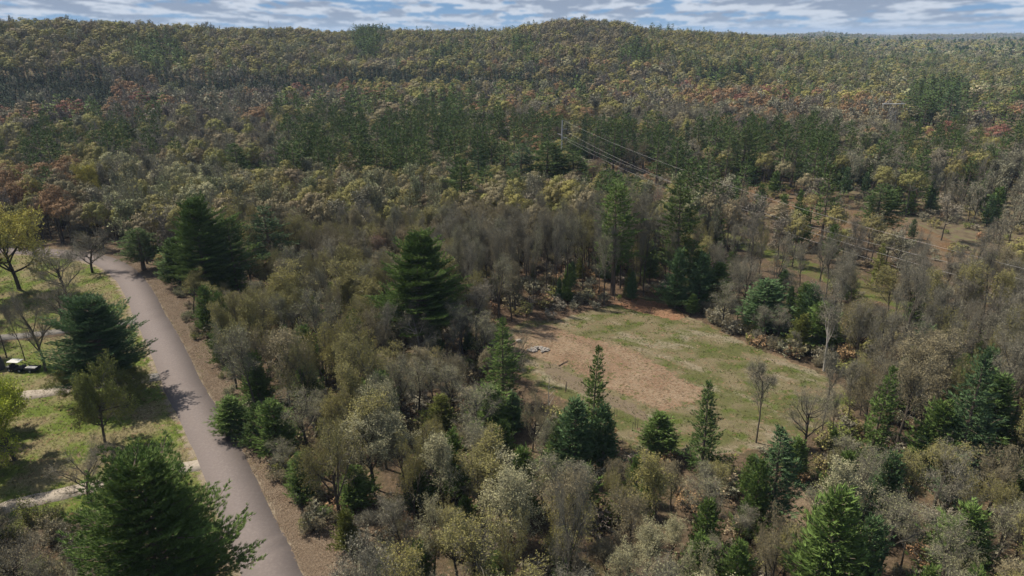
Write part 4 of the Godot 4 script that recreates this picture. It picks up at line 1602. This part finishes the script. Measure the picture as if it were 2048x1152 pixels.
# ---------------------------------------------------------------- power line
func make_power_line() -> void:
	var g := spot(1122, 345)
	var top := height_at(1122, 240, g)
	var pole := thing("power_pole", "slender grey steel power pole with two side arms above the pines", "power pole", g)
	var s := Shape.new()
	s.tube(Vector3(0, -0.5, 0), Vector3(0, top, 0), 0.42, 0.22, 10, Color.WHITE)
	part("shaft", s.mesh(M.steel), pole)
	var tips := []
	for v in [258.0, 275.0]:
		var y := height_at(1122, v, g)
		var arm := Shape.new()
		arm.tube(Vector3(0, y - 0.3, 0), Vector3(2.1, y + 0.05, 0.5), 0.14, 0.10, 6, Color.WHITE)
		var a := part("arm", arm.mesh(M.steel), pole)
		var ins := Shape.new()
		ins.tube(Vector3(2.1, y + 0.05, 0.5), Vector3(2.1, y - 1.2, 0.5), 0.09, 0.09, 6, Color.WHITE)
		part("insulator", ins.mesh(M.dark_grey), a)
		tips.append(g + Vector3(2.1, y - 1.2, 0.5))
	var arm2 := Shape.new()
	var y2 := height_at(1122, 268, g)
	arm2.tube(Vector3(0, y2 - 0.3, 0), Vector3(-1.9, y2 + 0.05, -0.5), 0.13, 0.1, 6, Color.WHITE)
	part("arm", arm2.mesh(M.steel), pole)
	var ends := [[2140, 610, 13.0], [2140, 628, 9.0], [2140, 580, 13.0]]
	tips.append(g + Vector3(-1.9, y2, -0.5))
	for i in 3:
		var e := spot(ends[i][0], ends[i][1], ends[i][2])
		wire(tips[i], e, 5.0, ["upper sagging power line wire running from the steel pole", "lower sagging power line wire running from the steel pole", "far-side power line wire running from the steel pole"][i])
	wire(g + Vector3(0, top, 0), spot(2140, 560, 16.0), 4.0, "topmost thin ground wire running from the tip of the steel pole")
	# second pole, beyond the frame, that the wires reach
	var e := spot(2140, 605, 0.0)
	var far := thing("power_pole", "grey steel power pole where the wires leave the view", "power pole", Vector3(e.x, 0, e.z))
	var fs := Shape.new()
	fs.tube(Vector3(0, -0.5, 0), Vector3(0, 24, 0), 0.42, 0.22, 10, Color.WHITE)
	part("shaft", fs.mesh(M.steel), far)
	# lattice pylon
	var pg := spot(1772, 288)
	var ph := height_at(1772, 199, pg)
	var bar := height_at(1772, 207, pg)
	var py := thing("lattice_pylon", "grey lattice pylon with wide flat crossarm beyond the open wood", "pylon", pg, 0.05)
	for sx in [-1.0, 1.0]:
		for sz in [-1.0, 1.0]:
			var leg := Shape.new()
			leg.tube(Vector3(sx * 3.2, -0.3, sz * 3.2), Vector3(sx * 0.9, bar, sz * 0.9), 0.11, 0.09, 4, Color.WHITE)
			part("leg", leg.mesh(M.steel), py)
	for k in 6:
		var f0 := k / 6.0
		var f1 := (k + 1) / 6.0
		var w0 := lerpf(3.2, 0.9, f0)
		var w1 := lerpf(3.2, 0.9, f1)
		for side in 2:
			var br := Shape.new()
			for sgn in [-1.0, 1.0]:
				var z0: float = w0 * (1.0 if side == 0 else -1.0)
				var z1: float = w1 * (1.0 if side == 0 else -1.0)
				br.tube(Vector3(-sgn * w0, bar * f0, z0), Vector3(sgn * w1, bar * f1, z1), 0.05, 0.05, 3, Color.WHITE)
			part("brace", br.mesh(M.steel), py)
	var cross := Shape.new()
	cross.box(Vector3(-6.2, bar - 0.14, -0.4), Vector3(6.2, bar + 0.14, 0.4), Color.WHITE)
	part("crossarm", cross.mesh(M.paint_white), py)
	for sx in [-1.0, 1.0]:
		var horn := Shape.new()
		horn.tube(Vector3(sx * 5.8, bar, 0), Vector3(sx * 2.0, ph, 0), 0.1, 0.08, 4, Color.WHITE)
		horn.tube(Vector3(sx * 2.0, ph, 0), Vector3(sx * 0.5, bar, 0), 0.08, 0.08, 4, Color.WHITE)
		part("horn", horn.mesh(M.steel), py)
		var ins := Shape.new()
		ins.tube(Vector3(sx * 6.0, bar - 0.2, 0), Vector3(sx * 6.0, bar - 2.3, 0), 0.14, 0.14, 6, Color.WHITE)
		part("insulator", ins.mesh(M.steel), py)

func wire(a: Vector3, b: Vector3, sag: float, label: String) -> void:
	var s := Shape.new()
	var prev := a
	for i in range(1, 33):
		var f := i / 32.0
		var q := a.lerp(b, f) - Vector3(0, sag * 4.0 * f * (1.0 - f), 0)
		s.tube(prev, q, 0.026, 0.026, 4, Color.WHITE)
		prev = q
	var o := part(numbered("power_wire"), s.mesh(M.wire), self)
	o.set_meta("label", label)
	o.set_meta("category", "wire")
	o.set_meta("group", "power line wires")

# ---------------------------------------------------------------- things in the clearing
func rock(r: float) -> ArrayMesh:
	var s := SphereMesh.new()
	s.radius = 1.0
	s.height = 2.0
	s.radial_segments = 7
	s.rings = 4
	var a := s.get_mesh_arrays()
	var v: PackedVector3Array = a[Mesh.ARRAY_VERTEX]
	var ix: PackedInt32Array = a[Mesh.ARRAY_INDEX]
	var sq := Vector3(rng.randf_range(0.8, 1.3), rng.randf_range(0.35, 0.6), rng.randf_range(0.8, 1.2)) * r
	var sd := rng.randf() * 50.0
	for i in v.size():
		var k := 1.0 + n_c.get_noise_3d(v[i].x * 1.3 + sd, v[i].y * 1.3, v[i].z * 1.3) * 0.45
		v[i] = v[i] * sq * k
	var out := Shape.new()
	for i in range(0, ix.size(), 3):
		out.tri(v[ix[i]], v[ix[i + 1]], v[ix[i + 2]], grey(0.75, 1.0))
	return out.mesh(M.stone)

func make_clearing_things() -> void:
	rng.seed = 12
	var g := spot(1076, 701)
	var heap := thing("stone_heap", "low heap of pale stones and ash on the grey ground by the clearing's edge", "stone heap", g)
	var shapes := [rock(0.36), rock(0.28), rock(0.44), rock(0.22)]
	for i in 42:
		var a := rng.randf() * TAU
		var r := sqrt(rng.randf()) * 1.7
		var o := part("stone", shapes[i % 4], heap)
		o.position = Vector3(cos(a) * r * 1.25, 0.12 + maxf(0.0, 0.5 - r * 0.25) * rng.randf(), sin(a) * r * 0.8)
		o.rotation = Vector3(rng.randf(), rng.randf() * TAU, rng.randf()) * 0.5
	var g2 := spot(1038, 684)
	var heap2 := thing("boulder", "single pale boulder beside the stone heap", "boulder", g2)
	var b := part("stone", shapes[2], heap2)
	b.scale = Vector3(1.5, 1.3, 1.2)
	b.position.y = 0.3
	for a in [[1118, 732, 1136, 722, "short dark log lying on the bare earth"], [1540, 700, 1560, 706, "fallen limb lying at the thicket's grassy edge"], [1598, 990, 1612, 1000, "pale broken stick on the bare soil gap"], [1010, 700, 1046, 676, "dark leaning pole lying toward the stone heap"]]:
		var p := spot(a[0], a[1])
		var q := spot(a[2], a[3])
		var s := Shape.new()
		s.tube(Vector3(0, 0.12, 0), Vector3(q.x - p.x, 0.12, q.z - p.z) * 0.5 + Vector3(0, 0.1, 0), 0.13, 0.11, 7, grey(0.7, 1.0))
		s.tube(Vector3(q.x - p.x, 0.44, q.z - p.z) * 0.5, Vector3(q.x - p.x, 0.12, q.z - p.z), 0.11, 0.07, 7, grey(0.7, 1.0))
		var o := thing("fallen_log", a[4], "log", p)
		part("log", s.mesh(M.log), o)
	# cut birch lengths in the corridor
	for i in 7:
		var p := spot(1800 + i * 6, 510 + (i % 3) * 5)
		var s := Shape.new()
		var d := Vector3(rng.randf_range(1.0, 2.2), 0, rng.randf_range(-0.6, 0.6))
		s.tube(Vector3(0, 0.16, 0) - d, Vector3(0, 0.16, 0) + d, 0.16, 0.13, 7, grey(0.8, 1.0))
		var o := thing("cut_log", "pale cut log lying in the power line corridor", "log", p, 0.0, "pale logs in the corridor")
		part("log", s.mesh(M.birch), o)
	# dead snag
	rng.seed = 41
	_t = Shape.new()
	_w = Shape.new()
	_l = Shape.new()
	var o := {"segs": [6, 3, 2], "levels": 2, "wob": [0.05, 0.15, 0.3], "up": [0.05, 0.12, 0.0], "tip": [0.25, 0.3, 0.3], "sides": [6, 4, 3], "start": [0.35, 0.4, 0.0], "angle": [0.95, 0.6, 0.7], "ratio": [0.28, 0.4, 0.5], "thin": [0.5, 0.6, 0.6], "fork": [0, 0, 0], "bole": 1, "kids": [2, 1, 0], "sprays": 0, "spray_len": 0.4, "spray_r": 0.01, "buds": 0, "bud": 0.1}
	limb(Vector3(0, -0.2, 0), Vector3.UP, 8.0, 0.13, 0, o)
	var sg := spot(1096, 842)
	var snag := thing("dead_snag", "bleached grey dead tree with short bare limbs beside brown brush", "dead tree", sg)
	part("trunk", _t.mesh(M.pale_twig), snag)
	part("limbs", _w.mesh(M.pale_twig), snag)
	# young trees planted with stakes on the grass by the track
	for a in [[1228, 835], [1270, 858], [1132, 782], [1210, 826]]:
		var p := spot(a[0], a[1])
		var t := thing("staked_sapling", "small bare sapling tied to two stakes on the grass by the track", "sapling", p, rng.randf() * TAU, "staked saplings")
		_t = Shape.new()
		_w = Shape.new()
		_l = Shape.new()
		var so := {"segs": [4, 2], "levels": 1, "wob": [0.08, 0.3], "up": [0.1, 0.15], "tip": [0.4, 0.3], "sides": [5, 3], "start": [0.45, 0.0], "angle": [0.6, 0.6], "ratio": [0.45, 0.5], "thin": [0.6, 0.6], "fork": [1, 0], "bole": 0, "kids": [3, 0], "sprays": 2, "spray_len": 0.4, "spray_r": 0.012, "buds": 0, "bud": 0.1}
		limb(Vector3(0, -0.1, 0), Vector3.UP, 2.0, 0.04, 0, so)
		part("stem", _t.mesh(M.bark), t)
		part("twigs", _w.mesh(M.twig), t)
		for sx in [-0.55, 0.55]:
			var st := Shape.new()
			st.tube(Vector3(sx, -0.1, 0), Vector3(sx, 1.5, 0), 0.04, 0.04, 4, Color.WHITE)
			part("stake", st.mesh(M.dark_grey), t)

# ---------------------------------------------------------------- cart and trailer on the lawn
func wheel(parent: Node3D, at: Vector3, r: float) -> void:
	var w := Node3D.new()
	w.name = "wheel"
	parent.add_child(w, true)
	w.position = at
	var t := TorusMesh.new()
	t.inner_radius = r * 0.55
	t.outer_radius = r
	t.rings = 20
	t.ring_segments = 8
	var ty := part("tyre", t, w, M.rubber)
	ty.rotation.x = PI / 2
	var c := CylinderMesh.new()
	c.top_radius = r * 0.6
	c.bottom_radius = r * 0.6
	c.height = r * 0.35
	c.radial_segments = 14
	var rim := part("rim", c, w, M.steel)
	rim.rotation.x = PI / 2

func piece(called: String, parent: Node3D, lo: Vector3, hi: Vector3, mat: Material) -> MeshInstance3D:
	var s := Shape.new()
	s.box(lo, hi, Color.WHITE)
	return part(called, s.mesh(mat), parent)

func make_yard_things() -> void:
	var g := spot(36, 741)
	var cart := thing("utility_cart", "black utility cart with white roof parked on the lawn", "utility cart", g, -0.12)
	piece("body", cart, Vector3(-1.5, 0.38, -0.7), Vector3(1.4, 0.72, 0.7), M.black)
	piece("hood", cart, Vector3(0.75, 0.722, -0.62), Vector3(1.45, 1.05, 0.62), M.dark_grey)
	piece("seat", cart, Vector3(-0.85, 0.722, -0.6), Vector3(-0.2, 0.95, 0.6), M.black)
	piece("backrest", cart, Vector3(-0.98, 0.952, -0.6), Vector3(-0.82, 1.45, 0.6), M.black)
	piece("cargo_bed", cart, Vector3(-1.75, 0.722, -0.68), Vector3(-1.0, 0.95, 0.68), M.dark_grey)
	for a in [[-1.05, -0.6], [-1.05, 0.6], [0.8, -0.6], [0.8, 0.6]]:
		var s := Shape.new()
		s.tube(Vector3(a[0], 0.7, a[1]), Vector3(a[0] * 0.93, 1.98, a[1]), 0.03, 0.03, 6, Color.WHITE)
		part("post", s.mesh(M.black), cart)
	var roof := Shape.new()
	roof.box(Vector3(-1.25, 1.98, -0.78), Vector3(1.05, 2.06, 0.78), Color.WHITE)
	var rf := part("roof", roof.mesh(M.paint_white), cart)
	for z in [-0.4, 0.0, 0.4]:
		piece("rib", rf, Vector3(-1.2, 2.06, z - 0.05), Vector3(1.0, 2.09, z + 0.05), M.paint_white)
	var sw := TorusMesh.new()
	sw.inner_radius = 0.15
	sw.outer_radius = 0.19
	var wh := part("steering_wheel", sw, cart, M.rubber)
	wh.position = Vector3(0.55, 1.18, 0.3)
	wh.rotation.z = 0.9
	for a in [[-1.1, -0.72], [-1.1, 0.72], [1.0, -0.72], [1.0, 0.72]]:
		wheel(cart, Vector3(a[0], 0.33, a[1]), 0.33)
	var tg := spot(66, 742)
	var tr := thing("utility_trailer", "small black trailer loaded with two pale boards beside the cart", "trailer", tg, -0.08)
	piece("bed", tr, Vector3(-1.2, 0.45, -0.75), Vector3(1.2, 0.55, 0.75), M.black)
	for z in [-0.75, 0.71]:
		piece("side_rail", tr, Vector3(-1.2, 0.552, z), Vector3(1.2, 0.85, z + 0.04), M.dark_grey)
	piece("headboard", tr, Vector3(1.2, 0.45, -0.75), Vector3(1.25, 1.0, 0.75), M.black)
	var tongue := Shape.new()
	tongue.tube(Vector3(-1.2, 0.5, 0), Vector3(-2.0, 0.42, 0), 0.05, 0.05, 6, Color.WHITE)
	part("tongue", tongue.mesh(M.black), tr)
	for z in [-0.85, 0.85]:
		wheel(tr, Vector3(0.1, 0.3, z), 0.3)
	for z in [0.05, 0.48]:
		var p := thing("board", "pale wide board lying flat on the small trailer", "board", tg + Vector3(0, 0.87, 0), -0.08, "boards on the trailer")
		piece("plank", p, Vector3(-1.0, 0, z - 0.28), Vector3(1.05, 0.05, z + 0.1), M.board)
	# domed cover beside the cart
	var dg := spot(-4, 738)
	var dome := SphereMesh.new()
	dome.radius = 1.15
	dome.height = 2.3
	dome.is_hemisphere = true
	var dm := thing("covered_heap", "dark domed cover on the lawn next to the cart", "covered heap", dg)
	var dp := part("cover", dome, dm, M.dark_grey)
	dp.scale = Vector3(1.1, 1.5, 1.0)

# ---------------------------------------------------------------- far away
func make_far_things() -> void:
	var place := func(u: float, D: float) -> Vector3:
		var d := ray(u, 70)
		var k := D / Vector2(d.x, d.z).length()
		var p := Vector3(d.x * k, 0, d.z * k)
		p.y = ground_y(p.x, p.z)
		return p
	var mp: Vector3 = place.call(540, 2300)
	var mast := thing("radio_mast", "thin radio mast on the skyline behind the long ridge", "mast", mp)
	var top := height_at(540, 40, mp) - mp.y
	var s := Shape.new()
	s.tube(Vector3(0, -1, 0), Vector3(0, top, 0), 0.55, 0.3, 6, Color.WHITE)
	part("shaft", s.mesh(M.dark_grey), mast)
	for a in [[517, 2500, 56.0, 15.0, "white flat-roofed shed glinting on the far skyline"], [1945, 4200, 81.0, 30.0, "long white farm building on the far wooded plain"]]:
		var p: Vector3 = place.call(a[0], a[1])
		var y: float = height_at(a[0], a[2], p)
		var b := thing("farm_building", a[4], "building", Vector3(p.x, p.y, p.z))
		var w: float = a[3]
		var hi := y - p.y
		piece("wall", b, Vector3(-w * 0.5, -2, -6), Vector3(w * 0.5, hi - 3.0, 6), M.roof_far)
		var r := Shape.new()
		var e := w * 0.52
		r.quad(Vector3(-e, hi - 3.0, 6.5), Vector3(-e, hi, 0), Vector3(e, hi, 0), Vector3(e, hi - 3.0, 6.5), Color.WHITE)
		r.quad(Vector3(-e, hi, 0), Vector3(-e, hi - 3.0, -6.5), Vector3(e, hi - 3.0, -6.5), Vector3(e, hi, 0), Color.WHITE)
		part("roof", r.mesh(M.paint_white), b)
